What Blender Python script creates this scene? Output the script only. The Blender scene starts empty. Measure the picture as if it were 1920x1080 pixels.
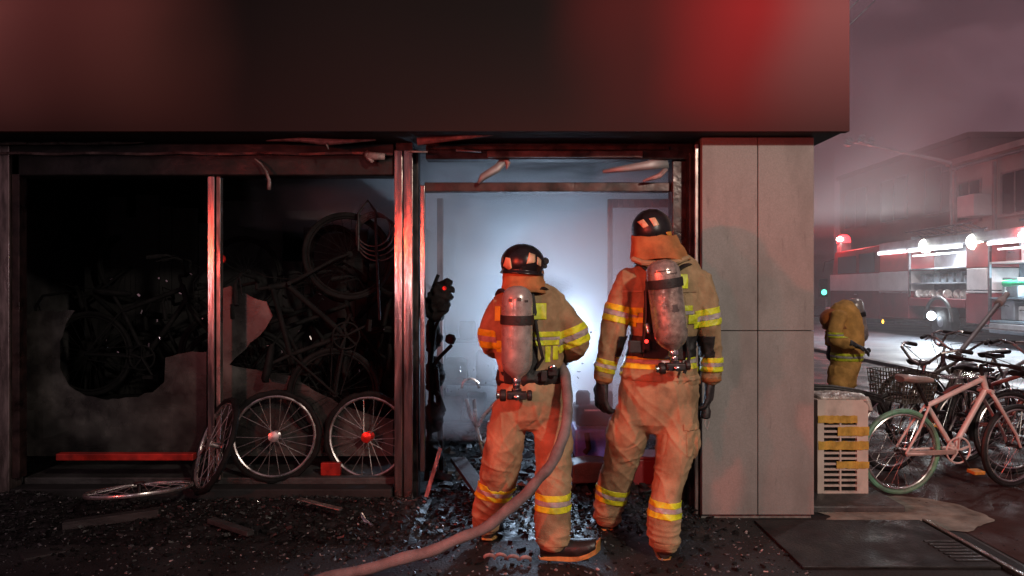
import bpy, bmesh, math, random
from mathutils import Vector, Matrix, noise

R = random.Random(11)
SC = bpy.context.scene
COL = SC.collection
F = 1387.0
CAMZ = 1.5


def P(px, py, Y):
    """point at depth Y whose direction from the camera is the given photo position"""
    return Vector(((px - 960.0) / F * Y, Y, CAMZ - (py - 540.0) / F * Y))


# ------------------------------------------------------------------ camera
cam_d = bpy.data.cameras.new("camera")
cam = bpy.data.objects.new("camera", cam_d)
COL.objects.link(cam)
cam.location = (0, 0, CAMZ)
cam.rotation_euler = (math.pi / 2, 0, 0)
cam_d.sensor_width = 36.0
cam_d.lens = 36.0 * F / 1920.0
cam_d.clip_start = 0.05
cam_d.clip_end = 600.0
SC.camera = cam

# ------------------------------------------------------------------ world: smoky night sky
W = bpy.data.worlds.new("World")
SC.world = W
W.use_nodes = True
nt = W.node_tree
nt.nodes.clear()
wo = nt.nodes.new("ShaderNodeOutputWorld")
bg = nt.nodes.new("ShaderNodeBackground")
tc = nt.nodes.new("ShaderNodeTexCoord")
mp = nt.nodes.new("ShaderNodeMapping")
mp.inputs["Rotation"].default_value = (0.0, 0.5, 0.3)
mp.inputs["Scale"].default_value = (2.2, 2.2, 5.5)
nz = nt.nodes.new("ShaderNodeTexNoise")
nz.inputs["Scale"].default_value = 1.6
nz.inputs["Detail"].default_value = 5.0
nz.inputs["Roughness"].default_value = 0.5
nz.inputs["Distortion"].default_value = 0.6
rp = nt.nodes.new("ShaderNodeValToRGB")
rp.color_ramp.elements[0].position = 0.43
rp.color_ramp.elements[0].color = (0.085, 0.056, 0.072, 1)
rp.color_ramp.elements[1].position = 0.60
rp.color_ramp.elements[1].color = (0.42, 0.23, 0.275, 1)
nt.links.new(tc.outputs["Generated"], mp.inputs["Vector"])
nt.links.new(mp.outputs["Vector"], nz.inputs["Vector"])
nt.links.new(nz.outputs["Fac"], rp.inputs["Fac"])
nt.links.new(rp.outputs["Color"], bg.inputs["Color"])
nt.links.new(bg.outputs["Background"], wo.inputs["Surface"])
bg.inputs["Strength"].default_value = 0.72


def lamp(name, kind, loc, energy, color, radius=0.1, aim=None, spot=None, blend=0.5):
    d = bpy.data.lights.new(name, kind)
    d.energy = energy
    d.color = color
    if kind == "AREA":
        d.shape = "DISK"
        d.size = radius * 2
    else:
        d.shadow_soft_size = radius
    o = bpy.data.objects.new(name, d)
    COL.objects.link(o)
    o.location = loc
    if aim is not None:
        o.rotation_euler = (Vector(aim) - Vector(loc)).to_track_quat("-Z", "Y").to_euler()
    if spot:
        d.spot_size = math.radians(spot)
        d.spot_blend = blend
    return o


# lamps of the engine and the street light behind the photographer
lamp("street_lamp_light", "SPOT", (3.6, -2.6, 4.6), 1450, (1.0, 0.87, 0.74), 0.22, aim=(1.3, 4.6, 1.2), spot=58, blend=0.9)
lamp("engine_beacon_light", "SPOT", (-1.75, -1.5, 2.1), 230, (1.0, 0.06, 0.025), 0.13, aim=(0.35, 4.3, 0.95), spot=42, blend=0.95)
lamp("engine_beacon_light", "SPOT", (-4.55, -1.5, 2.1), 420, (1.0, 0.06, 0.025), 0.13, aim=(-0.4, 4.4, 0.95), spot=44, blend=0.95)
lamp("engine_beacon_light", "SPOT", (-5.2, -0.3, 2.6), 1350, (1.0, 0.07, 0.03), 0.13, aim=(0.45, 4.2, 1.05), spot=30, blend=0.9)
lamp("engine_side_light", "POINT", (-1.6, -1.6, 1.62), 30, (1.0, 0.80, 0.86), 0.10)
lamp("engine_side_light", "POINT", (-4.4, -1.6, 1.62), 30, (1.0, 0.80, 0.86), 0.10)
lamp("side_street_lamp_and_fill", "POINT", (7.6, 10.5, 8.0), 420, (1.0, 0.93, 0.92), 0.2)
lamp("side_street_lamp_and_fill", "SPOT", (7.0, 10.0, 8.0), 3000, (1.0, 0.95, 0.95), 0.2, aim=(12.6, 21.5, 1.6), spot=46, blend=0.8)  # added spot that brightens the fire engine and the road by it
# light inside the smoke-filled shop
lamp("shop_light", "POINT", (0.40, 6.6, 1.12), 112, (0.56, 0.75, 1.0), 0.10)

SC.view_settings.view_transform = "Standard"
SC.view_settings.look = "None"
SC.view_settings.exposure = 0.0
SC.view_settings.gamma = 1.0
SC.view_settings.use_curve_mapping = False
SC.render.engine = "CYCLES"
SC.cycles.use_denoising = True
SC.cycles.max_bounces = 6
SC.cycles.volume_bounces = 1
SC.cycles.transparent_max_bounces = 12
SC.cycles.caustics_reflective = False
SC.cycles.caustics_refractive = False
SC.cycles.sample_clamp_indirect = 4.0

# ------------------------------------------------------------------ materials
MATS = {}


def mat(name, col, rough=0.6, metal=0.0, var=0.3, scale=6.0, bump=0.0, bscale=30.0, col2=None, lo=0.35, hi=0.65,
        rvar=0.0, spec=0.5, coat=0.0, emit=None, estr=0.0, alpha=1.0, stretch=(1, 1, 1), trans=0.0, aniso=0.0, detail=6.0):
    m = bpy.data.materials.new(name)
    m.use_nodes = True
    n = m.node_tree
    b = n.nodes["Principled BSDF"]
    b.inputs["Roughness"].default_value = rough
    b.inputs["Metallic"].default_value = metal
    b.inputs["Specular IOR Level"].default_value = spec
    b.inputs["Coat Weight"].default_value = coat
    b.inputs["Alpha"].default_value = alpha
    b.inputs["Transmission Weight"].default_value = trans
    b.inputs["Anisotropic"].default_value = aniso
    t = n.nodes.new("ShaderNodeTexCoord")
    mpn = n.nodes.new("ShaderNodeMapping")
    mpn.inputs["Scale"].default_value = stretch
    n.links.new(t.outputs["Object"], mpn.inputs["Vector"])
    z = n.nodes.new("ShaderNodeTexNoise")
    z.inputs["Scale"].default_value = scale
    z.inputs["Detail"].default_value = detail
    z.inputs["Roughness"].default_value = 0.6
    n.links.new(mpn.outputs["Vector"], z.inputs["Vector"])
    r = n.nodes.new("ShaderNodeValToRGB")
    r.color_ramp.elements[0].position = lo
    r.color_ramp.elements[1].position = hi
    c1 = [max(0, c * (1 - var)) for c in col]
    c2 = list(col2) if col2 else [min(1, c * (1 + var)) for c in col]
    r.color_ramp.elements[0].color = (*c1, 1)
    r.color_ramp.elements[1].color = (*c2, 1)
    n.links.new(z.outputs["Fac"], r.inputs["Fac"])
    n.links.new(r.outputs["Color"], b.inputs["Base Color"])
    if rvar:
        z3 = n.nodes.new("ShaderNodeTexNoise")
        z3.inputs["Scale"].default_value = scale * 0.7
        z3.inputs["Detail"].default_value = 4.0
        n.links.new(mpn.outputs["Vector"], z3.inputs["Vector"])
        mr = n.nodes.new("ShaderNodeMapRange")
        mr.inputs["From Min"].default_value = 0.35
        mr.inputs["From Max"].default_value = 0.65
        mr.inputs["To Min"].default_value = max(0.02, rough - rvar)
        mr.inputs["To Max"].default_value = min(1.0, rough + rvar)
        n.links.new(z3.outputs["Fac"], mr.inputs["Value"])
        n.links.new(mr.outputs["Result"], b.inputs["Roughness"])
    if bump:
        z2 = n.nodes.new("ShaderNodeTexNoise")
        z2.inputs["Scale"].default_value = bscale
        z2.inputs["Detail"].default_value = 5.0
        n.links.new(mpn.outputs["Vector"], z2.inputs["Vector"])
        bp = n.nodes.new("ShaderNodeBump")
        bp.inputs["Strength"].default_value = bump
        bp.inputs["Distance"].default_value = 0.01
        n.links.new(z2.outputs["Fac"], bp.inputs["Height"])
        n.links.new(bp.outputs["Normal"], b.inputs["Normal"])
    if emit:
        b.inputs["Emission Color"].default_value = (*emit, 1)
        b.inputs["Emission Strength"].default_value = estr
    MATS[name] = m
    return m


def volume_mat(name, color, density, aniso=0.0, billow=0.0, scale=1.0):
    m = bpy.data.materials.new(name)
    m.use_nodes = True
    n = m.node_tree
    n.nodes.clear()
    o = n.nodes.new("ShaderNodeOutputMaterial")
    v = n.nodes.new("ShaderNodeVolumePrincipled")
    v.inputs["Color"].default_value = (*color, 1)
    v.inputs["Density"].default_value = density
    v.inputs["Anisotropy"].default_value = aniso
    n.links.new(v.outputs["Volume"], o.inputs["Volume"])
    if billow:
        t = n.nodes.new("ShaderNodeTexCoord")
        z = n.nodes.new("ShaderNodeTexNoise")
        z.inputs["Scale"].default_value = scale
        z.inputs["Detail"].default_value = 2.0
        z.inputs["Distortion"].default_value = 0.5
        r = n.nodes.new("ShaderNodeMapRange")
        r.inputs["From Min"].default_value = 0.42
        r.inputs["From Max"].default_value = 0.60
        r.inputs["To Min"].default_value = density * (1 - billow)
        r.inputs["To Max"].default_value = density * (1 + billow)
        n.links.new(t.outputs["Object"], z.inputs["Vector"])
        n.links.new(z.outputs["Fac"], r.inputs["Value"])
        n.links.new(r.outputs["Result"], v.inputs["Density"])
    MATS[name] = m
    return m


mat("wet_asphalt", (0.030, 0.029, 0.029), 0.6, var=0.4, scale=3, bump=0.5, bscale=120, rvar=0.22)
mat("wet_road", (0.13, 0.15, 0.175), 0.58, var=0.3, scale=1.2, bump=0.35, bscale=60, rvar=0.15)
mat("sooty_pavement", (0.0125, 0.0115, 0.0115), 0.74, var=0.5, scale=2.5, bump=0.8, bscale=70, rvar=0.22)
mat("red_lit_paving", (0.075, 0.026, 0.020), 0.74, spec=0.3, var=0.5, scale=4, bump=0.5, bscale=60, rvar=0.25, col2=(0.05, 0.02, 0.017))  # red light put into the paving colour
mat("concrete", (0.21, 0.19, 0.155), 0.75, var=0.45, scale=5, bump=0.4, bscale=60)
mat("dark_concrete", (0.045, 0.043, 0.042), 0.6, var=0.5, scale=5, bump=0.5, bscale=60, rvar=0.2)
mat("granite", (0.25, 0.232, 0.22), 0.62, var=0.10, scale=120, bump=0.12, bscale=200, detail=3)
mat("window_ledge", (0.2, 0.19, 0.18), 0.7)
mat("mortar", (0.17, 0.155, 0.145), 0.85, var=0.3, scale=30)
mat("soot", (0.012, 0.011, 0.011), 0.75, var=0.5, scale=5, bump=0.4, bscale=25)
mat("soot_wall", (0.055, 0.053, 0.055), 0.85, var=0.7, scale=2.2, bump=0.3, bscale=20, col2=(0.11, 0.105, 0.105))
mat("shop_back", (0.05, 0.05, 0.052), 0.85, var=0.8, scale=1.3, bump=0.3, bscale=12, col2=(0.11, 0.11, 0.112))
mat("burnt_frame", (0.032, 0.019, 0.017), 0.40, 0.4, var=0.6, scale=9, bump=0.25, bscale=30, rvar=0.18, col2=(0.085, 0.048, 0.042))
mat("brushed_steel", (0.50, 0.42, 0.39), 0.19, 1.0, var=0.35, scale=5, bump=0.2, bscale=7, rvar=0.06, stretch=(9, 9, 0.8), col2=(0.62, 0.52, 0.47))
mat("dull_alloy", (0.28, 0.23, 0.21), 0.38, 0.8, var=0.5, scale=7, bump=0.2, bscale=18, rvar=0.15, stretch=(3, 3, 0.7))
mat("scorched_alloy", (0.10, 0.062, 0.056), 0.42, 0.6, var=0.7, scale=6, bump=0.25, bscale=25, rvar=0.15, col2=(0.20, 0.13, 0.115))
mat("peeling_film", (0.34, 0.24, 0.23), 0.5, var=0.5, scale=18, bump=0.3, bscale=40)
mat("dusty_glass", (0.075, 0.074, 0.07), 0.32, var=0.75, scale=3.0, bump=0.15, bscale=12, col2=(0.13, 0.125, 0.115), spec=0.6)
mat("sooted_metal", (0.017, 0.012, 0.011), 0.5, 0.2, var=0.6, scale=7, bump=0.3, bscale=22, rvar=0.15)
mat("smoked_glass", (0.55, 0.50, 0.51), 0.35, var=0.4, scale=5, bump=0.1, bscale=14, alpha=0.10)
mat("red_reflection_paint", (0.42, 0.022, 0.014), 0.35, 0.1, var=0.5, scale=9, rvar=0.15)  # red reflection put into the colour of the bars
mat("tan_cloth", (0.345, 0.24, 0.13), 0.86, var=0.34, scale=7, bump=0.35, bscale=190, col2=(0.41, 0.29, 0.165), spec=0.2)
mat("tan_cloth_worn", (0.36, 0.25, 0.14), 0.86, var=0.45, scale=5, bump=0.35, bscale=190, col2=(0.43, 0.305, 0.18), spec=0.2)
mat("yellow_cloth", (0.58, 0.32, 0.095), 0.85, var=0.35, scale=5, bump=0.3, bscale=90, spec=0.2)
mat("orange_shell", (0.55, 0.16, 0.04), 0.4, var=0.3, scale=10)
mat("flap_cloth", (0.36, 0.155, 0.058), 0.85, var=0.25, scale=10, bump=0.3, bscale=160, spec=0.2)
mat("lime_tape", (0.60, 0.66, 0.025), 0.5, var=0.22, scale=18, bump=0.15, bscale=120)
mat("silver_tape", (0.36, 0.33, 0.32), 0.4, var=0.25, scale=20, bump=0.15, bscale=120)
mat("black_webbing", (0.014, 0.013, 0.013), 0.6, var=0.4, scale=30, bump=0.3, bscale=150)
mat("helmet_black", (0.010, 0.010, 0.011), 0.30, var=0.3, scale=12, bump=0.06, bscale=60, rvar=0.08)
mat("tan_reflector", (0.62, 0.40, 0.24), 0.4, var=0.2, scale=30, bump=0.1, bscale=120)
mat("glove_leather", (0.020, 0.019, 0.020), 0.55, var=0.4, scale=20, bump=0.4, bscale=90)
mat("boot_rubber", (0.016, 0.015, 0.014), 0.42, var=0.4, scale=15, bump=0.2, bscale=70)
mat("boot_sole", (0.36, 0.20, 0.055), 0.55, var=0.4, scale=14, bump=0.2, bscale=70)
mat("cylinder_grey", (0.40, 0.375, 0.35), 0.30, 0.35, var=0.35, scale=14, bump=0.12, bscale=40, rvar=0.1, col2=(0.47, 0.45, 0.42))
mat("cylinder_scuff", (0.42, 0.37, 0.33), 0.27, 0.55, var=0.55, scale=20, bump=0.2, bscale=50, rvar=0.14, col2=(0.52, 0.46, 0.40))
mat("scuff_dark", (0.06, 0.05, 0.048), 0.5, var=0.4, scale=20)
mat("chrome", (0.70, 0.68, 0.66), 0.16, 1.0, var=0.15, scale=10)
mat("dark_metal", (0.045, 0.042, 0.042), 0.35, 0.7, var=0.5, scale=12, bump=0.15, bscale=50)
mat("black_rubber", (0.014, 0.013, 0.013), 0.55, var=0.4, scale=15, bump=0.2, bscale=80)
mat("skin", (0.52, 0.33, 0.24), 0.5, var=0.1, scale=12)
mat("hair", (0.012, 0.010, 0.009), 0.5, var=0.3, scale=40)
mat("hose_jacket", (0.14, 0.135, 0.135), 0.75, var=0.35, scale=9, bump=0.5, bscale=170, col2=(0.20, 0.19, 0.19))
mat("brass", (0.55, 0.36, 0.13), 0.3, 0.9, var=0.2, scale=12)
mat("rim_alloy", (0.52, 0.48, 0.46), 0.28, 0.9, var=0.35, scale=14, rvar=0.12)
mat("charred", (0.008, 0.0075, 0.0075), 0.8, var=0.5, scale=12, bump=0.6, bscale=35, spec=0.2)
mat("charred_metal", (0.03, 0.028, 0.028), 0.5, 0.5, var=0.8, scale=12, bump=0.3, bscale=40)
mat("red_lens_and_glint", (0.62, 0.03, 0.02), 0.25, 0.5, var=0.3, scale=20)  # red lenses, and a beacon reflection painted onto a wheel hub
mat("pink_paint", (0.68, 0.57, 0.53), 0.34, 0.1, var=0.16, scale=8, coat=0.3, rvar=0.08)
mat("pink_paint_dull", (0.36, 0.27, 0.24), 0.4, 0.1, var=0.3, scale=8)
mat("black_paint", (0.02, 0.02, 0.021), 0.3, 0.1, var=0.4, scale=10, coat=0.3)
mat("red_paint", (0.34, 0.075, 0.055), 0.34, 0.1, var=0.4, scale=8, coat=0.3)
mat("grey_paint", (0.22, 0.20, 0.19), 0.34, 0.3, var=0.3, scale=8, coat=0.3)
mat("green_rubber", (0.13, 0.33, 0.20), 0.5, var=0.3, scale=10, bump=0.15, bscale=60)
mat("saddle_leather", (0.014, 0.013, 0.013), 0.34, var=0.3, scale=14, bump=0.1, bscale=60)
mat("wicker_dark", (0.10, 0.085, 0.07), 0.5, 0.3, var=0.5, scale=30)
mat("amber_plastic", (0.60, 0.27, 0.05), 0.4, var=0.3, scale=20)
mat("unit_plastic", (0.56, 0.44, 0.38), 0.5, var=0.14, scale=6, bump=0.08, bscale=60)
mat("cover_plastic", (0.42, 0.37, 0.33), 0.28, var=0.5, scale=7, bump=0.5, bscale=22)
mat("packing_tape", (0.50, 0.29, 0.06), 0.25, var=0.35, scale=12, bump=0.25, bscale=30)
mat("engine_red", (0.36, 0.035, 0.032), 0.28, 0.0, var=0.2, scale=2, coat=0.4)
mat("engine_maroon", (0.16, 0.012, 0.016), 0.5, 0.0, var=0.3, scale=2, coat=0.3)
mat("engine_white", (0.66, 0.62, 0.62), 0.35, var=0.1, scale=2)
mat("engine_grey", (0.30, 0.31, 0.34), 0.4, 0.4, var=0.25, scale=3)
mat("locker_inside", (0.22, 0.30, 0.36), 0.5, 0.2, var=0.35, scale=3)
mat("window_dark", (0.02, 0.02, 0.025), 0.1, var=0.2, scale=2)
mat("tube_light", (0.8, 0.8, 0.85), 0.4, emit=(0.92, 0.94, 1.0), estr=5.0)
mat("flood_lens", (0.9, 0.9, 0.8), 0.3, emit=(1.0, 1.0, 0.88), estr=40.0)
mat("work_lens", (0.9, 0.9, 0.9), 0.3, emit=(0.82, 0.93, 1.0), estr=40.0)
mat("beacon_lens", (0.8, 0.05, 0.05), 0.3, emit=(1.0, 0.035, 0.045), estr=5.0)
mat("beacon_bulb", (0.9, 0.5, 0.4), 0.3, emit=(1.0, 0.65, 0.55), estr=60.0)
mat("amber_lens", (0.9, 0.4, 0.02), 0.3, emit=(1.0, 0.48, 0.03), estr=10.0)
mat("green_lens", (0.1, 0.8, 0.5), 0.3, emit=(0.1, 1.0, 0.6), estr=4.0)
mat("red_led", (0.8, 0.05, 0.05), 0.3, emit=(1.0, 0.04, 0.03), estr=3.0)
mat("plain_white", (0.60, 0.59, 0.58), 0.45, var=0.2, scale=5)
mat("locker_gear", (0.15, 0.17, 0.19), 0.6, var=0.4, scale=6)
mat("hose_white", (0.62, 0.60, 0.56), 0.7, var=0.25, scale=14, bump=0.3, bscale=120)
mat("green_plastic", (0.02, 0.36, 0.16), 0.4, var=0.25, scale=8)
mat("render_pale", (0.52, 0.54, 0.50), 0.8, var=0.2, scale=0.6, bump=0.2, bscale=20)
mat("render_dim", (0.24, 0.16, 0.14), 0.8, var=0.3, scale=0.5, bump=0.2, bscale=20)
mat("frame_grey", (0.30, 0.29, 0.29), 0.5, 0.3, var=0.3, scale=4)
mat("blue_plastic", (0.06, 0.07, 0.32), 0.45, var=0.5, scale=10, bump=0.3, bscale=40)
mat("wood_plank", (0.030, 0.028, 0.027), 0.65, var=0.5, scale=6, bump=0.4, bscale=40, stretch=(1, 6, 6))
mat("rubble_dark", (0.0085, 0.0082, 0.0082), 0.52, var=0.8, scale=18, bump=0.5, bscale=40, rvar=0.2)
mat("rubble_glass", (0.12, 0.12, 0.125), 0.12, var=0.4, scale=20, spec=0.8)
mat("scrap_pale", (0.36, 0.32, 0.31), 0.4, var=0.4, scale=15)
mat("steel_plate", (0.016, 0.015, 0.015), 0.62, 0.3, var=0.6, scale=5, bump=0.5, bscale=70, rvar=0.2)
volume_mat("shop_smoke", (0.90, 0.91, 0.93), 0.85, 0.1, 0.97, 1.1)
volume_mat("street_smoke", (0.92, 0.86, 0.88), 0.048, 0.2, 0.98, 0.17)
volume_mat("street_haze", (0.90, 0.84, 0.86), 0.006, 0.2)

def stain(name, col, scale, lo, hi, stretch=(1, 1, 1), amount=0.8):
    """large irregular stains laid over a material's own colour"""
    m = MATS[name]
    n_ = m.node_tree
    b_ = n_.nodes["Principled BSDF"]
    src = b_.inputs["Base Color"].links[0].from_socket
    g = n_.nodes.new("ShaderNodeNewGeometry")
    mp_ = n_.nodes.new("ShaderNodeMapping")
    mp_.inputs["Scale"].default_value = stretch
    n_.links.new(g.outputs["Position"], mp_.inputs["Vector"])
    z_ = n_.nodes.new("ShaderNodeTexNoise")
    z_.inputs["Scale"].default_value = scale
    z_.inputs["Detail"].default_value = 7.0
    z_.inputs["Roughness"].default_value = 0.65
    n_.links.new(mp_.outputs["Vector"], z_.inputs["Vector"])
    q_ = n_.nodes.new("ShaderNodeMapRange")
    q_.inputs["From Min"].default_value = lo
    q_.inputs["From Max"].default_value = hi
    q_.inputs["To Max"].default_value = amount
    n_.links.new(z_.outputs["Fac"], q_.inputs["Value"])
    x_ = n_.nodes.new("ShaderNodeMix")
    x_.data_type = "RGBA"
    x_.inputs[7].default_value = (*col, 1)
    n_.links.new(q_.outputs["Result"], x_.inputs[0])
    n_.links.new(src, x_.inputs[6])
    n_.links.new(x_.outputs[2], b_.inputs["Base Color"])


stain("granite", (0.16, 0.145, 0.135), 2.6, 0.46, 0.72, (1.6, 1, 0.7), 0.75)
stain("granite", (0.11, 0.10, 0.095), 9.0, 0.60, 0.70, (2.5, 1, 0.5), 0.6)
stain("tan_cloth_worn", (0.13, 0.085, 0.055), 6.0, 0.56, 0.74, (1, 1, 1), 0.7)
stain("tan_cloth", (0.15, 0.10, 0.065), 6.5, 0.58, 0.76, (1, 1, 1), 0.6)
stain("flap_cloth", (0.14, 0.06, 0.03), 9.0, 0.52, 0.74, (1, 1, 1), 0.6)
stain("lime_tape", (0.22, 0.20, 0.06), 14.0, 0.52, 0.72, (1, 1, 1), 0.6)
stain("unit_plastic", (0.24, 0.19, 0.16), 7.0, 0.52, 0.72, (1, 1, .4), 0.6)
stain("dusty_glass", (0.022, 0.020, 0.019), 3.2, 0.42, 0.60, (1, 1, 1), 0.95)
stain("green_rubber", (0.10, 0.11, 0.10), 5.0, 0.42, 0.60, (1, 1, 1), 0.85)
stain("pink_paint", (0.30, 0.22, 0.19), 9.0, 0.56, 0.72, (1, 1, 1), 0.6)
stain("engine_white", (0.40, 0.36, 0.36), 2.0, 0.5, 0.8, (1, 1, 1), 0.5)

# soot on the panes: patches of see-through between the dirt
n_ = MATS["dusty_glass"].node_tree
z_ = n_.nodes.new("ShaderNodeTexNoise")
z_.inputs["Scale"].default_value = 2.4
z_.inputs["Detail"].default_value = 6.0
g_ = n_.nodes.new("ShaderNodeNewGeometry")
n_.links.new(g_.outputs["Position"], z_.inputs["Vector"])
q_ = n_.nodes.new("ShaderNodeMapRange")
q_.inputs["From Min"].default_value = 0.36
q_.inputs["From Max"].default_value = 0.58
q_.inputs["To Min"].default_value = 0.30
q_.inputs["To Max"].default_value = 0.97
n_.links.new(z_.outputs["Fac"], q_.inputs["Value"])
n_.links.new(q_.outputs["Result"], n_.nodes["Principled BSDF"].inputs["Alpha"])

# the shop sign: red glow and lower fade painted into the colour, dark in the middle, red towards the right, brown at the left
sg = bpy.data.materials.new("sign_glow_paint")
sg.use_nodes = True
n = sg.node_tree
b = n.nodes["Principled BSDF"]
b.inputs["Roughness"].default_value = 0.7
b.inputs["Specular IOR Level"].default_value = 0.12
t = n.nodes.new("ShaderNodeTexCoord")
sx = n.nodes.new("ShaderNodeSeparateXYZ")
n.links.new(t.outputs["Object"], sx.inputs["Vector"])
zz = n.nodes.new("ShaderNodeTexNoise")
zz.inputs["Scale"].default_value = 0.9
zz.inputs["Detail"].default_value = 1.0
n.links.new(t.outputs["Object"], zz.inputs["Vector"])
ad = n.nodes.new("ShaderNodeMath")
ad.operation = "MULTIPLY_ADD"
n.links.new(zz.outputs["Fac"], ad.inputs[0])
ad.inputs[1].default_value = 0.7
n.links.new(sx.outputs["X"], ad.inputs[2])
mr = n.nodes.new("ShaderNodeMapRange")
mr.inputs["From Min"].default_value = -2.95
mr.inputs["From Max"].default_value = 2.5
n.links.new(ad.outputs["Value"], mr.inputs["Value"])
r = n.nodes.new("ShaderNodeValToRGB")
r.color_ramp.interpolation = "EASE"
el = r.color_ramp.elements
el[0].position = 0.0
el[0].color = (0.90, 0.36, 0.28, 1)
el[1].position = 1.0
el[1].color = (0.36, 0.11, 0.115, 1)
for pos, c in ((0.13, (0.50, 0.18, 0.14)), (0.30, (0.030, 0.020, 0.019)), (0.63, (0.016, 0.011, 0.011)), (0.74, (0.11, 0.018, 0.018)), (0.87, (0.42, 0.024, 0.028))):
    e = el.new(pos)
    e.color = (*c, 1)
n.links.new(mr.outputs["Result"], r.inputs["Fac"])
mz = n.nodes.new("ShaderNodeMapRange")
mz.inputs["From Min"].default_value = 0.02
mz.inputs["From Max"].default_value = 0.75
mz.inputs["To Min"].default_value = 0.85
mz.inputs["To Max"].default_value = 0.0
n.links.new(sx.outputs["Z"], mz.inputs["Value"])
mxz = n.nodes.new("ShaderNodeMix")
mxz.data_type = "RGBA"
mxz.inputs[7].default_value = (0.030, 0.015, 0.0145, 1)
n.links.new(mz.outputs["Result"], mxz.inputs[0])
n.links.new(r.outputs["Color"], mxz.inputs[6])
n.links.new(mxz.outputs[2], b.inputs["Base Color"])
MATS["sign_glow_paint"] = sg


# ------------------------------------------------------------------ mesh helpers
ORG = {}


def frame_of(t):
    t = t.normalized()
    up = Vector((0, 0, 1)) if abs(t.z) < 0.9 else Vector((0, 1, 0))
    u = t.cross(up).normalized()
    return u, u.cross(t).normalized()


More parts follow.
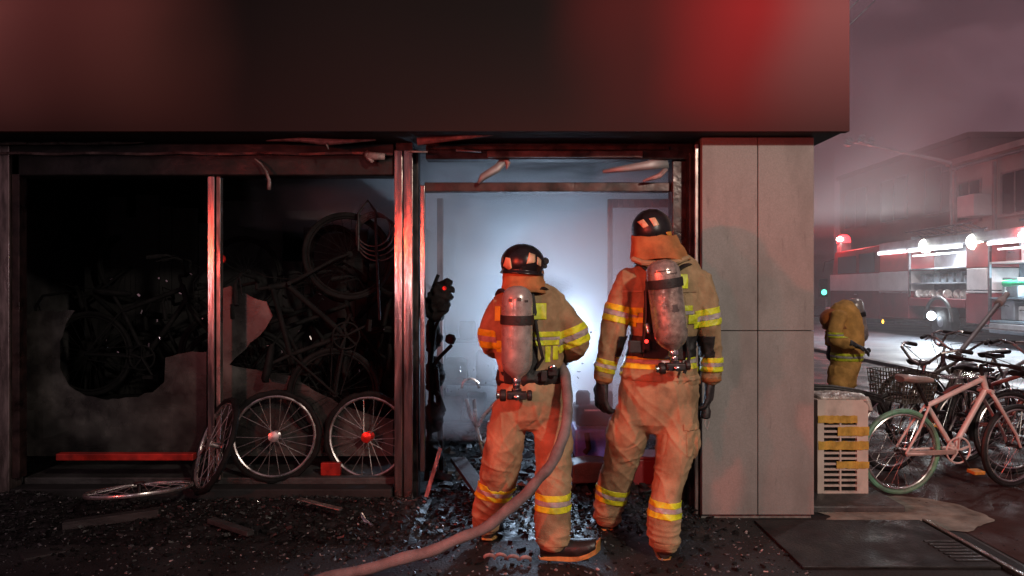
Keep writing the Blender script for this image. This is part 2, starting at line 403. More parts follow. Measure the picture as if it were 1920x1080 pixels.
class MB:
    def __init__(s):
        s.v, s.f, s.mi, s.cur = [], [], [], 0

    def face(s, idx):
        s.f.append(idx)
        s.mi.append(s.cur)

    def poly(s, pts):
        i = len(s.v)
        s.v += [Vector(p) for p in pts]
        s.face(list(range(i, i + len(pts))))
        return s

    def box(s, c, d, rot=None):
        i = len(s.v)
        c = Vector(c)
        for x in (-.5, .5):
            for y in (-.5, .5):
                for z in (-.5, .5):
                    q = Vector((x * d[0], y * d[1], z * d[2]))
                    s.v.append(c + (rot @ q if rot else q))
        for q in ((0, 1, 3, 2), (4, 6, 7, 5), (0, 4, 5, 1), (2, 3, 7, 6), (0, 2, 6, 4), (1, 5, 7, 3)):
            s.face([i + k for k in q])
        return s

    def span(s, a, b2):
        a, b2 = Vector(a), Vector(b2)
        d = b2 - a
        return s.box((a + b2) / 2, (abs(d.x), abs(d.y), abs(d.z)))

    def bar(s, a, b2, w, h):
        a, b2 = Vector(a), Vector(b2)
        t = b2 - a
        u, v = frame_of(t)
        m = Matrix((t.normalized(), u, v)).transposed()
        return s.box((a + b2) / 2, (t.length, w, h), m)

    def tube(s, pts, r, n=8, closed=False, caps=True, flat=1.0):
        pts = [Vector(p) for p in pts]
        k = len(pts)
        rs = r if isinstance(r, (list, tuple)) else [r] * k
        base = len(s.v)
        pu = None
        for i, p in enumerate(pts):
            if closed:
                t = pts[(i + 1) % k] - pts[i - 1]
            else:
                t = pts[min(i + 1, k - 1)] - pts[max(i - 1, 0)]
            t = t.normalized() if t.length > 1e-9 else Vector((0, 0, 1))
            if pu is None:
                u, v = frame_of(t)
            else:
                u = (pu - t * pu.dot(t))
                u = u.normalized() if u.length > 1e-6 else frame_of(t)[0]
                v = u.cross(t).normalized()
            pu = u
            for j in range(n):
                a = 2 * math.pi * j / n
                s.v.append(p + (u * math.cos(a) + v * math.sin(a) * flat) * rs[i])
        for i in range(k if closed else k - 1):
            i2 = (i + 1) % k
            for j in range(n):
                j2 = (j + 1) % n
                s.face([base + i * n + j, base + i * n + j2, base + i2 * n + j2, base + i2 * n + j])
        if caps and not closed:
            s.face([base + j for j in range(n)][::-1])
            s.face([base + (k - 1) * n + j for j in range(n)])
        return s

    def lathe(s, prof, o, axis, n=20):
        """profile of (radius, distance along the axis)"""
        o, t = Vector(o), Vector(axis).normalized()
        u, v = frame_of(t)
        base = len(s.v)
        for (r, d) in prof:
            for j in range(n):
                a = 2 * math.pi * j / n
                s.v.append(o + t * d + (u * math.cos(a) + v * math.sin(a)) * max(r, 1e-4))
        for i in range(len(prof) - 1):
            for j in range(n):
                j2 = (j + 1) % n
                s.face([base + i * n + j, base + i * n + j2, base + (i + 1) * n + j2, base + (i + 1) * n + j])
        s.face([base + j for j in range(n)][::-1])
        s.face([base + (len(prof) - 1) * n + j for j in range(n)])
        return s

    def prism(s, poly, d):
        """closed outline of points pushed by the vector d"""
        i, n = len(s.v), len(poly)
        d = Vector(d)
        s.v += [Vector(p) for p in poly] + [Vector(p) + d for p in poly]
        s.face([i + k for k in range(n)])
        s.face([i + n + k for k in range(n)][::-1])
        for k in range(n):
            k2 = (k + 1) % n
            s.face([i + k, i + n + k, i + n + k2, i + k2])
        return s

    def build(s, name, mats, parent=None, smooth=False, bevel=0.0, origin=None):
        if isinstance(mats, str):
            mats = [mats]
        if parent is not None:
            off = ORG.get(parent.name, Vector((0, 0, 0)))
        elif origin is not None:
            off = Vector(origin)
        else:
            xs = [p.x for p in s.v]
            ys = [p.y for p in s.v]
            off = Vector(((min(xs) + max(xs)) / 2, (min(ys) + max(ys)) / 2, min(p.z for p in s.v)))
        me = bpy.data.meshes.new(name)
        me.from_pydata([tuple(p - off) for p in s.v], [], s.f)
        for m in mats:
            me.materials.append(MATS[m])
        me.polygons.foreach_set("material_index", s.mi)
        if smooth:
            me.polygons.foreach_set("use_smooth", [True] * len(me.polygons))
        me.update()
        bmx = bmesh.new()
        bmx.from_mesh(me)
        bmesh.ops.recalc_face_normals(bmx, faces=bmx.faces)
        bmx.to_mesh(me)
        bmx.free()
        o = bpy.data.objects.new(name, me)
        COL.objects.link(o)
        if parent is not None:
            o.parent = parent
            ORG[o.name] = off
        else:
            o.location = off
            ORG[o.name] = off
        if bevel:
            bv = o.modifiers.new("bevel", "BEVEL")
            bv.width = bevel
            bv.segments = 2
            bv.limit_method = "ANGLE"
        if smooth:
            sm = o.modifiers.new("edges", "EDGE_SPLIT")
            sm.split_angle = math.radians(42)
        return o


def tag(o, label=None, cat=None, group=None, kind=None):
    for k, v in (("label", label), ("category", cat), ("group", group), ("kind", kind)):
        if v:
            o[k] = v
    return o


def thing(name, label, cat, loc=(0, 0, 0), group=None):
    o = bpy.data.objects.new(name, None)
    o.empty_display_size = 0.2
    COL.objects.link(o)
    o.location = loc
    ORG[o.name] = Vector(loc)
    return tag(o, label, cat, group)


KIDS = {}


def copy_tree(o, label=None, parent=None):
    c = o.copy()
    COL.objects.link(c)
    c.parent = parent
    if label:
        c["label"] = label
    for ch in o.children:
        copy_tree(ch, None, c)
    return c
# ------------------------------------------------------------------ the setting
def sheet(name, m, x0, x1, y0, y1, z, poly=None):
    mb = MB()
    if poly:
        mb.poly([(x, y, z) for x, y in poly])
    else:
        mb.poly([(x0, y0, z), (x1, y0, z), (x1, y1, z), (x0, y1, z)])
    return tag(mb.build(name, m), kind="structure")


sheet("ground", "wet_asphalt", -150, 250, -60, 320, 0.0)
sheet("pavement", "sooty_pavement", -9, 2.75, -6, 4.9, 0.004)
sheet("side_pavement", "red_lit_paving", 0, 0, 0, 0, 0.004,
      poly=[(2.78, -6), (7.2, -6), (7.2, 9.5), (1.98, 9.5), (1.98, 4.92), (2.78, 4.92)])
sheet("road", "wet_road", 7.4, 15.8, -40, 120, 0.004)
k = MB().span((7.2, -6, 0.0), (7.38, 60, 0.06))
tag(k.build("kerb", "dark_concrete", bevel=0.01), kind="structure")
k = MB().span((15.8, -40, 0), (17.2, 120, 0.12))
tag(k.build("far_pavement", "dark_concrete", bevel=0.01), kind="structure")
# worn concrete patch beside the drain plate
sheet("concrete_patch", "concrete", 0, 0, 0, 0, 0.009,
      poly=[(2.57 + (.46 * math.cos(t) + .30 * math.sin(t)) * (1 + .22 * noise.noise(Vector((math.cos(t) * 3, math.sin(t) * 3, 4)))), 4.90 + (.36 * math.sin(t) - .20 * math.cos(t)) * (1 + .3 * noise.noise(Vector((math.cos(t) * 4, math.sin(t) * 4, 9))))) for t in [i * math.pi / 40 for i in range(80)]])
k = MB().span((1.99, 4.92, 0.0), (2.62, 5.48, 0.05))
tag(k.build("concrete_step", "dark_concrete", bevel=0.012), kind="structure")

# ------------------------------------------------------------------ burnt shop (one building)
shop = thing("burnt_shop", "burnt out shop with broken windows, open doorway and granite corner pillar", "building", (0, 4.8, 0))


def part(name, mb, m, bevel=0.0, parent=None, smooth=False):
    return mb.build(name, m, parent or shop, smooth=smooth, bevel=bevel)


YS = 5.0
# granite corner pillar: four slabs over a mortar core
core = part("corner_pillar", MB().span((1.232, 4.812, 0), (1.945, 5.3, 2.50)), "mortar")
xs = [(1.229, 1.586), (1.591, 1.952)]
zsl = [(0.035, 1.221), (1.226, 2.474)]
for x0, x1 in xs:
    for z0, z1 in zsl:
        part("granite_slab", MB().span((x0, 4.78, z0), (x1, 4.826, z1)), "granite", 0.003, core)
part("side_wall", MB().span((1.90, 5.3, 0), (1.95, 9.9, 3.0)), "soot_wall")
part("inner_wall", MB().span((1.84, 5.12, 0), (1.895, 9.6, 3.0)), "soot_wall")
part("back_wall", MB().span((-4.6, 9.6, 0), (1.89, 9.75, 3.0)), "shop_back")
part("end_wall", MB().span((-4.75, 5.1, 0), (-4.61, 9.59, 3.0)), "soot_wall")
part("ceiling", MB().span((-4.75, 5.12, 2.78), (1.89, 9.7, 2.95)), "soot_wall")
part("shop_floor", MB().span((-4.6, 4.9, 0.0), (1.835, 9.59, 0.02)), "rubble_dark")
part("upper_wall", MB().span((-9, 4.9, 2.5), (1.95, 9.9, 6.5)), "soot_wall")
part("corner_wall", MB().span((-9, 4.98, 0), (-3.47, 5.25, 2.5)), "soot_wall")
part("soffit", MB().span((-9, 4.665, 2.478), (2.08, 5.12, 2.498)), "soot")
# left end post
part("end_post", MB().span((-3.462, 4.95, 0.0), (-3.365, 5.08, 2.48)), "dull_alloy", 0.006)
part("end_post_trim", MB().span((-3.362, 4.97, 0.22), (-3.31, 5.05, 2.40)), "burnt_frame", 0.004)
# window head: lintel, flashing strip and lower moulding
part("window_lintel", MB().span((-3.46, 4.97, 2.255), (-0.79, 5.12, 2.474)), "sooted_metal", 0.01)
fl = MB()
for i in range(30):
    a = -3.46 + i * (2.66 / 30)
    fl.bar((a, 4.945 + 0.006 * math.sin(i * 1.7), 2.395 + 0.004 * math.sin(i)), (a + 2.66 / 30 + 0.003, 4.945 + 0.006 * math.sin((i + 1) * 1.7), 2.395 + 0.004 * math.sin(i + 1)), 0.05, 0.016)
part("moulding", fl, "scorched_alloy")
fl = MB()
pts = []
for i in range(26):
    px = -30 + i * 12.0
    pts.append(P(px, 269 + 0.6 * math.sin(i * .9) - (i > 18) * (i - 18) * 0.25, 4.86))
fl.tube(pts, [0.018 if i < 19 else 0.018 * (26 - i) / 7 + 0.002 for i in range(26)], 8, flat=0.6)
part("flashing_strip", fl, "dull_alloy", smooth=True)


def flake(name, pts, w, m="peeling_film", curl=0.01, n=3):
    """a strip of burnt paint or film hanging along the given points, curled across"""
    mb = MB()
    pts = [Vector(p) for p in pts]
    rows = []
    for i, p in enumerate(pts):
        t = (pts[min(i + 1, len(pts) - 1)] - pts[max(i - 1, 0)]).normalized()
        u = t.cross(Vector((0, 1, 0))).normalized()
        ww = w[i] if isinstance(w, (list, tuple)) else w
        row = []
        for j in range(n + 1):
            a = (j / n - .5)
            row.append(p + u * ww * a + Vector((0, -curl * (1 - (2 * a) ** 2) + R.uniform(-.004, .004), 0)))
        rows.append(row)
    b0 = len(mb.v)
    for row in rows:
        mb.v += row
    for i in range(len(rows) - 1):
        for j in range(n):
            k0 = b0 + i * (n + 1) + j
            mb.face([k0, k0 + 1, k0 + n + 2, k0 + n + 1])
    o = part(name, mb, m, smooth=True)
    s = o.modifiers.new("thick", "SOLIDIFY")
    s.thickness = 0.0025
    return o


flake("peeling_strip", [P(478, 298, 4.93), P(490, 308, 4.92), P(499, 322, 4.90), P(505, 338, 4.90), P(504, 356, 4.91)], [0.012, 0.016, 0.02, 0.026, 0.03], curl=0.012)
flake("peeling_strip", [P(500, 264, 4.80), P(560, 262, 4.78), P(610, 266, 4.78), P(650, 265, 4.79), P(705, 262, 4.80)], [0.008, 0.03, 0.05, 0.032, 0.01], curl=0.015)
flake("peeling_strip", [P(612, 268, 4.78), P(616, 280, 4.77)], [0.02, 0.006])
flake("peeling_strip", [P(686, 284, 4.90), P(692, 296, 4.88), P(700, 304, 4.88)], [0.05, 0.04, 0.02])
flake("peeling_strip", [P(690, 292, 4.88), P(722, 294, 4.88)], [0.06, 0.04])
flake("peeling_strip", [P(782, 265, 4.78), P(860, 258, 4.76), P(925, 253, 4.74)], [0.05, 0.035, 0.01])
flake("peeling_strip", [P(768, 284, 4.86), P(802, 285, 4.86)], [0.018, 0.014])
flake("peeling_strip", [P(952, 294, 5.02), P(932, 316, 5.0), P(905, 332, 5.0), P(897, 344, 5.0)], [0.05, 0.06, 0.05, 0.02], "frame_grey")
flake("peeling_strip", [P(945, 293, 5.0), P(953, 306, 5.0), P(950, 318, 5.0)], [0.03, 0.035, 0.01])
flake("peeling_strip", [P(1252, 303, 5.0), P(1215, 310, 4.98), P(1180, 315, 5.0), P(1130, 322, 5.02)], [0.09, 0.06, 0.05, 0.02], "frame_grey")
flake("peeling_strip", [P(1250, 316, 5.0), P(1236, 330, 4.98), P(1205, 340, 5.0)], [0.03, 0.04, 0.015])
flake("peeling_strip", [P(855, 282, 4.92), P(902, 284, 4.92)], [0.016, 0.012], "scrap_pale")

# mullion, big double post
part("mullion", MB().span(P(389, 780, 5.0) - Vector((0, 0, 0.45)), Vector((P(402, 0, 5.0).x, 5.07, 2.257))), "brushed_steel", 0.004)
part("mullion_trim", MB().span((P(404, 0, 5.0).x, 5.012, 0.2), (P(412, 0, 5.0).x, 5.06, 2.256)), "dull_alloy", 0.003)
post = part("door_post", MB().span((P(742, 0, 4.95).x, 4.962, 0.02), (P(773, 0, 4.95).x, 5.07, 2.474)), "burnt_frame")
part("post_face", MB().span((P(740, 0, 4.95).x, 4.93, 0.06), (P(755.3, 0, 4.95).x, 4.96, 2.42)), "brushed_steel", 0.004, post)
part("post_face", MB().span((P(757.3, 0, 4.95).x, 4.93, 0.06), (P(774.5, 0, 4.95).x, 4.96, 2.42)), "brushed_steel", 0.004, post)

# doorway
part("door_jamb", MB().span((P(776, 0, 5.1).x, 5.02, 0.02), (P(787, 0, 5.1).x, 5.14, 2.44)), "charred_metal", 0.004)
part("door_jamb", MB().span((P(788, 0, 5.05).x, 5.03, 0.25), (P(797, 0, 5.05).x, 5.10, 2.20)), "brushed_steel", 0.004)
part("transom_bar", MB().span((P(797.5, 0, 5.1).x, 5.05, 2.158), (P(1254, 0, 5.1).x, 5.14, 2.222)), "burnt_frame", 0.006)
part("door_head", MB().span((-0.58, 4.97, 2.365), (1.22, 5.1, 2.474)), "charred_metal", 0.006)
part("head_strip", MB().span((P(914, 0, 4.95).x, 4.94, 2.372), (P(1205, 0, 4.95).x, 4.967, 2.418)), "scorched_alloy", 0.004)
part("head_strip", MB().span((P(800, 0, 4.95).x, 4.945, 2.424), (P(1255, 0, 4.95).x, 4.967, 2.452)), "burnt_frame", 0.004)
part("door_jamb", MB().span((P(1255, 0, 5.1).x, 5.0, 0.02), (P(1284, 0, 5.1).x, 5.14, 2.36)), "burnt_frame", 0.006)
part("door_jamb", MB().span((P(1286, 0, 5.0).x, 4.9, 0.02), (P(1300, 0, 5.0).x, 5.0, 2.40)), "charred_metal", 0.006)
part("jamb_edge", MB().span((P(1302, 0, 4.85).x, 4.83, 0.02), (P(1308.5, 0, 4.85).x, 4.86, 2.44)), "dull_alloy", 0.003)
part("jamb_edge", MB().span((P(1309, 0, 4.85).x + .004, 4.85, 0.0), (1.228, 5.0, 2.474)), "soot")

# display platform behind the windows
part("display_plinth", MB().span((-3.35, 5.075, 0.02), (-0.80, 5.95, 0.2)), "dark_concrete", 0.01)
part("window_sill", MB().span((-3.35, 4.93, 0.0), (-0.80, 5.07, 0.16)), "soot", 0.01)
refl_bar = MB().span((P(104, 0, 4.9).x, 4.90, P(0, 864, 4.9).z), (P(362, 0, 4.9).x, 4.96, P(0, 851, 4.9).z))  # bars added to imitate a red reflection
part("red_reflection_bar", refl_bar, "red_reflection_paint", 0.006)
part("red_reflection_bar", MB().span((P(603, 0, 5.15).x, 5.12, .2), (P(640, 0, 5.15).x, 5.16, P(0, 866, 5.15).z)), "red_reflection_paint", 0.006)
# added to block the shop lamp: partition inside, lower than the smoke layer
part("shade_wall", MB().span((-0.80, 5.6, 0.02), (-0.72, 9.55, 2.0)), "soot")
xw = -4.0
while xw < -0.85:
    ww = R.uniform(.10, .26)
    part("added_dark_panel", MB().span((xw, 6.95 + R.uniform(-.03, .03), 0.02), (min(xw + ww - .004, -.81), 7.0, R.uniform(1.72, 2.12) + (.25 if xw < -2.2 else 0))), "soot")  # panels added to keep the window interior dark
    xw += ww


# broken panes with ragged tops
def pane(pts, Y, m="dusty_glass", th=0.008, name="window_pane"):
    jag = []
    for i, (a, b2) in enumerate(zip(pts, pts[1:] + pts[:1])):
        jag.append(a)
        L = math.hypot(b2[0] - a[0], b2[1] - a[1])
        if L > 22 and min(a[1], b2[1]) < 760 and abs(a[0] - b2[0]) > 3:
            kk = int(L / 11)
            for j in range(1, kk):
                f = j / kk
                jag.append((a[0] + (b2[0] - a[0]) * f + R.uniform(-1.5, 1.5), a[1] + (b2[1] - a[1]) * f + R.uniform(-2.5, 2.5)))
    return part(name, MB().prism([P(x, y, Y) for x, y in jag], (0, th, 0)), m)


pane([(48, 855), (50, 592), (60, 584), (140, 582), (124, 606), (112, 640), (112, 690), (128, 722), (160, 742), (200, 750), (245, 745), (285, 736),
      (308, 716), (310, 670), (345, 662), (387, 660), (387, 855)], 5.25)
pane([(413, 855), (413, 542), (432, 536), (470, 556), (500, 566), (511, 592), (488, 628), (452, 662), (430, 684), (470, 692), (550, 706), (600, 738),
      (650, 762), (700, 780), (737, 786), (737, 855)], 5.25)
# left transom shard and glass of the inner door
leaf = part("door_leaf", MB().span((P(1139, 0, 6.0).x, 5.97, 0.05), (P(1148, 0, 6.0).x, 6.03, 2.22)), "dull_alloy", 0.004)
a0, a1 = P(1148, 0, 6.0).x, 1.30
part("leaf_rail", MB().span((a0, 5.975, 2.15), (a1, 6.025, 2.22)), "dull_alloy", 0.004, leaf)
part("leaf_rail", MB().span((a0, 5.975, 0.05), (a1, 6.025, 0.15)), "dull_alloy", 0.004, leaf)
part("leaf_glass", MB().span((a0 + .002, 5.994, 0.15), (a1, 6.004, 2.15)), "smoked_glass", 0.0, leaf)
leaf2 = part("door_leaf", MB().span((P(820, 0, 5.8).x, 5.77, 0.05), (P(831, 0, 5.8).x, 5.83, 2.2)), "scorched_alloy", 0.004)

# sign board above the front
sgn = thing("shop_sign", "wide blank sign board above the shopfront, red glow painted towards its right end", "sign", (0, 4.66, 2.474))
MB().span((-9, 4.60, 2.474), (2.10 * 4.66 / 4.66, 4.66, 3.75)).build("sign_panel", "sign_glow_paint", sgn, bevel=0.002)
MB().span((-9, 4.665, 2.50), (2.085, 4.895, 3.70)).build("sign_box", "soot", sgn)

# smoke in the shop
sm = MB().span((-0.70, 5.30, 0.40), (1.83, 9.57, 2.76)).build("shop_smoke", "shop_smoke")
tag(sm, kind="stuff")
sm = MB().span((-2.3, 5.5, 2.02), (-0.71, 9.57, 2.75)).build("ceiling_smoke", "shop_smoke")
tag(sm, kind="stuff")
# ------------------------------------------------------------------ people
def ring_frame(t):
    t = t.normalized()
    d = Vector((0, 1, 0)) if abs(t.y) < 0.75 else Vector((0, 0, 1))
    v = (d - t * d.dot(t)).normalized()
    return v.cross(t).normalized(), v


def loft(bm, rings, n=22):
    """rings: (centre, half width, half depth). Closed tapered limb with rounded ends."""
    k = len(rings)
    full = []
    for i, (c, a, b2) in enumerate(rings):
        t = rings[min(i + 1, k - 1)][0] - rings[max(i - 1, 0)][0]
        full.append((c, a, b2, t))
    t0 = (rings[1][0] - rings[0][0]).normalized()
    t1 = (rings[-1][0] - rings[-2][0]).normalized()
    c, a, b2 = rings[0]
    h = min(a, b2) * .55
    head = [(c - t0 * h, a * .3, b2 * .3, t0), (c - t0 * h * .75, a * .7, b2 * .7, t0)]
    c, a, b2 = rings[-1]
    h = min(a, b2) * .55
    tail = [(c + t1 * h * .75, a * .7, b2 * .7, t1), (c + t1 * h, a * .3, b2 * .3, t1)]
    full = head + full + tail
    rows = []
    for c, a, b2, t in full:
        u, v = ring_frame(t)
        rows.append([bm.verts.new(c + u * a * math.cos(2 * math.pi * j / n) + v * b2 * math.sin(2 * math.pi * j / n)) for j in range(n)])
    for r0, r1 in zip(rows, rows[1:]):
        for j in range(n):
            bm.faces.new((r0[j], r0[(j + 1) % n], r1[(j + 1) % n], r1[j]))
    bm.faces.new(rows[0][::-1])
    bm.faces.new(rows[-1])


def densify(pts, sub=3):
    """smooth path through (px,py,Y,hw,hd) control rows"""
    out = []
    n = len(pts)
    for i in range(n - 1):
        p0, p1, p2, p3 = pts[max(i - 1, 0)], pts[i], pts[i + 1], pts[min(i + 2, n - 1)]
        for s in range(sub):
            t = s / sub
            out.append([.5 * ((2 * b) + (-a + c) * t + (2 * a - 5 * b + 4 * c - d) * t * t + (-a + 3 * b - 3 * c + d) * t ** 3) for a, b, c, d in zip(p0, p1, p2, p3)])
    out.append(list(pts[-1]))
    return out


def limb(bm, pts, grow=1.0):
    rows = densify(pts)
    loft(bm, [(P(x, y, Y), w * Y / F * grow, d * grow) for x, y, Y, w, d in rows])


def fuse(bm, voxel, smooth=6, fac=0.5):
    bmesh.ops.recalc_face_normals(bm, faces=bm.faces)
    me = bpy.data.meshes.new("tmp")
    bm.to_mesh(me)
    bm.free()
    o = bpy.data.objects.new("tmp", me)
    COL.objects.link(o)
    r = o.modifiers.new("r", "REMESH")
    r.mode = "VOXEL"
    r.voxel_size = voxel
    s = o.modifiers.new("s", "SMOOTH")
    s.factor = fac
    s.iterations = smooth
    dg = bpy.context.evaluated_depsgraph_get()
    m2 = bpy.data.meshes.new_from_object(o.evaluated_get(dg))
    bpy.data.objects.remove(o)
    bpy.data.meshes.remove(me)
    return m2


def ridge(p):
    return 1.0 - abs(noise.noise(p)) * 2.2


def wrinkle(me, fn):
    ns = [v.normal.copy() for v in me.vertices]
    for v, nn in zip(me.vertices, ns):
        v.co += nn * fn(v.co)
    me.update()


def finish(me, name, mats, parent, smooth=True):
    off = ORG[parent.name]
    me.transform(Matrix.Translation(-off))
    me.name = name
    me.materials.clear()
    for m in mats if isinstance(mats, list) else [mats]:
        me.materials.append(MATS[m])
    me.polygons.foreach_set("use_smooth", [smooth] * len(me.polygons))
    o = bpy.data.objects.new(name, me)
    COL.objects.link(o)
    o.parent = parent
    ORG[o.name] = off
    return o


def patch(src, parent, name, m, planes, test, off=0.004, thick=0.003):
    """piece of cloth sewn on: the part of mesh SRC (world coordinates) inside PLANES, raised by OFF"""
    bm = bmesh.new()
    bm.from_mesh(src)
    for co, no in planes:
        bmesh.ops.bisect_plane(bm, geom=bm.verts[:] + bm.edges[:] + bm.faces[:], plane_co=co, plane_no=no, clear_outer=True)
    bad = [f for f in bm.faces if not test(f.calc_center_median(), f.normal)]
    bmesh.ops.delete(bm, geom=bad, context="FACES")
    if not bm.faces:
        bm.free()
        return None
    bm.normal_update()
    for v, q in [(v, v.normal.copy()) for v in bm.verts]:
        v.co += q * off
    me = bpy.data.meshes.new(name)
    bm.to_mesh(me)
    bm.free()
    o = finish(me, name, m, parent)
    s = o.modifiers.new("thick", "SOLIDIFY")
    s.thickness = thick
    s.offset = -1
    return o


def band(src, parent, name, m, px, py, Y, ax, ay, lo, hi, rad, off=0.004, front_only=False, yshift=0.0):
    """ring of tape round a limb: axis through the photo point, direction (ax, ay) in the picture, from LO to HI pixels along it"""
    c = P(px, py, Y)
    d = Vector((ax, 0, -ay)).normalized()
    sc = Y / F
    planes = [(c + d * hi * sc, d), (c + d * lo * sc, -d)]

    def test(q, nn):
        w = q - c
        w -= d * w.dot(d)
        return w.length < rad and (not front_only or nn.y < 0.25)
    return patch(src, parent, name, m, planes, test, off)


def trim(src, parent, px, py, Y, ax, ay, half, rad, **kw):
    """lime, silver, lime tape"""
    e = half * 0.30
    band(src, parent, "lime_tape", "lime_tape", px, py, Y, ax, ay, -half, -e, rad, **kw)
    band(src, parent, "silver_tape", "silver_tape", px, py, Y, ax, ay, -e * .96, e * .96, rad, **kw)
    band(src, parent, "lime_tape", "lime_tape", px, py, Y, ax, ay, e, half, rad, **kw)


def square(src, parent, name, m, x0, y0, x1, y1, Y, off=0.005):
    """piece of tape on the back, bounded by photo coordinates"""
    a, b2 = P(x0, y0, Y), P(x1, y1, Y)
    pl = [(a, Vector((-1, 0, 0))), (b2, Vector((1, 0, 0))), (a, Vector((0, 0, 1))), (b2, Vector((0, 0, -1)))]
    return patch(src, parent, name, m, pl, lambda q, nn: nn.y < 0.1, off)


def glove(parent, wrist, down, palm, thumb, curl=0.35, size=1.0, spread=0.16, m="glove_leather", voxel=0.0045):
    """five fingered glove. down: wrist to fingers; palm: the way the palm faces; thumb: side of the thumb"""
    d, pn, th = Vector(down).normalized(), Vector(palm).normalized(), Vector(thumb).normalized()
    pn = (pn - d * pn.dot(d)).normalized()
    th = (th - d * th.dot(d) - pn * th.dot(pn)).normalized()
    bm = bmesh.new()
    w = Vector(wrist)
    s = size

    def lp(pts):
        # pts: (centre, half along th, half along pn)
        n = 14
        rows = []
        k = len(pts)
        for i, (c, a, b2) in enumerate(pts):
            t = (pts[min(i + 1, k - 1)][0] - pts[max(i - 1, 0)][0]).normalized()
            u = (th - t * th.dot(t))
            u = u.normalized() if u.length > .2 else (pn - t * pn.dot(t)).normalized()
            v = t.cross(u)
            rows.append([bm.verts.new(c + u * a * math.cos(6.2832 * j / n) + v * b2 * math.sin(6.2832 * j / n)) for j in range(n)])
        for r0, r1 in zip(rows, rows[1:]):
            for j in range(n):
                bm.faces.new((r0[j], r0[(j + 1) % n], r1[(j + 1) % n], r1[j]))
        bm.faces.new(rows[0][::-1])
        bm.faces.new(rows[-1])
    # cuff and palm
    lp([(w - d * .07 * s, .046 * s, .040 * s), (w - d * .03 * s, .043 * s, .037 * s), (w, .034 * s, .027 * s), (w + d * .03 * s, .043 * s, .023 * s),
        (w + d * .065 * s, .048 * s, .021 * s), (w + d * .092 * s, .045 * s, .017 * s), (w + d * .10 * s, .036 * s, .011 * s)])
    for i, ln in enumerate((0.080, 0.092, 0.086, 0.066)):
        o = (1.5 - i) / 1.5
        p = w + d * (.075 * s) + th * (o * .034 * s)
        dirv = (d + th * o * spread).normalized()
        pts = [(p, .0125 * s, .0125 * s)]
        ang = curl * .5
        for j, fr in enumerate((.46, .30, .24)):
            q = (dirv * math.cos(ang) + pn * math.sin(ang))
            step = (ln + (.025 if j == 0 else 0)) * fr * s
            p = p + q * step * .5
            pts.append((p, .0118 * s * (1 - .06 * j), .0118 * s * (1 - .06 * j)))
            p = p + q * step * .5
            pts.append((p, .0112 * s * (1 - .08 * j), .0112 * s * (1 - .08 * j)))
            ang += curl
        pts.append((p + q * .006 * s, .006 * s, .006 * s))
        lp(pts)
    p = w + d * .022 * s + th * .030 * s
    q = (th * .75 + d * .62 + pn * .22).normalized()
    pts = [(p - q * .02 * s, .014 * s, .014 * s), (p + q * .018 * s, .015 * s, .015 * s)]
    p = p + q * .036 * s
    q2 = (d * .85 + th * .30 + pn * .40).normalized()
    pts += [(p, .0138 * s, .0138 * s), (p + q2 * .026 * s, .0125 * s, .0125 * s), (p + q2 * .044 * s, .010 * s, .010 * s), (p + q2 * .05 * s, .005 * s, .005 * s)]
    lp(pts)
    me = fuse(bm, voxel, 3)
    wrinkle(me, lambda c: .0012 * noise.noise(c * 60))
    return finish(me, "glove", m, parent)


def boot(parent, heel, toe_dir, shaft_top, length=0.30, lift=0.0, voxel=0.008, toe_up=0.0):
    """rubber boot: heel point on the sole, the way the toes point, top of the shaft"""
    h, t = Vector(heel), Vector(toe_dir).normalized()
    up = Vector((0, 0, 1))
    up = (up - t * up.dot(t)).normalized()
    side = t.cross(up)
    bm = bmesh.new()
    sec = [(0.0, .038, .048, .050), (.05, .047, .055, .056), (.10, .048, .060, .060), (.15, .053, .056, .056), (.20, .058, .052, .052), (.25, .055, .046, .047), (.29, .042, .036, .040)]
    n = 16
    rows = []
    for s0, hw, hh, cz in sec:
        s0 = s0 * length / .30
        c = h + t * s0 + up * (cz + toe_up * max(0, s0 - .15) ** 2 * 6)
        rows.append([bm.verts.new(c + side * hw * math.cos(6.2832 * j / n) + up * hh * math.sin(6.2832 * j / n)) for j in range(n)])
    for r0, r1 in zip(rows, rows[1:]):
        for j in range(n):
            bm.faces.new((r0[j], r0[(j + 1) % n], r1[(j + 1) % n], r1[j]))
    bm.faces.new(rows[0][::-1])
    bm.faces.new(rows[-1])
    an = h + t * .065 + up * .07
    st = Vector(shaft_top)
    loft(bm, [(an, .045, .052), (an.lerp(st, .4), .048, .053), (an.lerp(st, .8), .056, .060), (st, .058, .062)])
    me = fuse(bm, voxel, 5)
    bt = finish(me, "boot", "boot_rubber", parent)
    # sole: welt following the outline, turned up at the toe
    mb = MB()
    lo, hi2 = [], []
    out = [(-.012, 0.0)] + [(0.0, .032)] + [(s0 * length / .30, hw - .004) for s0, hw, _a, _b in sec[1:]] + [(.305 * length / .30, .018), (.312 * length / .30, 0.0)]
    ring = out + [(a, -b2) for a, b2 in out[-2:0:-1]]
    for a, b2 in ring:
        z = toe_up * max(0, a - .15) ** 2 * 6
        lo.append(h + t * a + side * b2 + up * (0.0 + z))
        hi2.append(h + t * a + side * b2 + up * (.011 + z + max(0, a - .25) * .75))
    i = len(mb.v)
    nn = len(ring)
    mb.v += lo + hi2
    for k2 in range(nn):
        k3 = (k2 + 1) % nn
        mb.face([i + k2, i + k3, i + nn + k3, i + nn + k2])
    mb.face([i + k2 for k2 in range(nn)][::-1])
    mb.face([i + nn + k2 for k2 in range(nn)])
    mb.build("sole", "boot_sole", bt, bevel=0.003)
    return bt


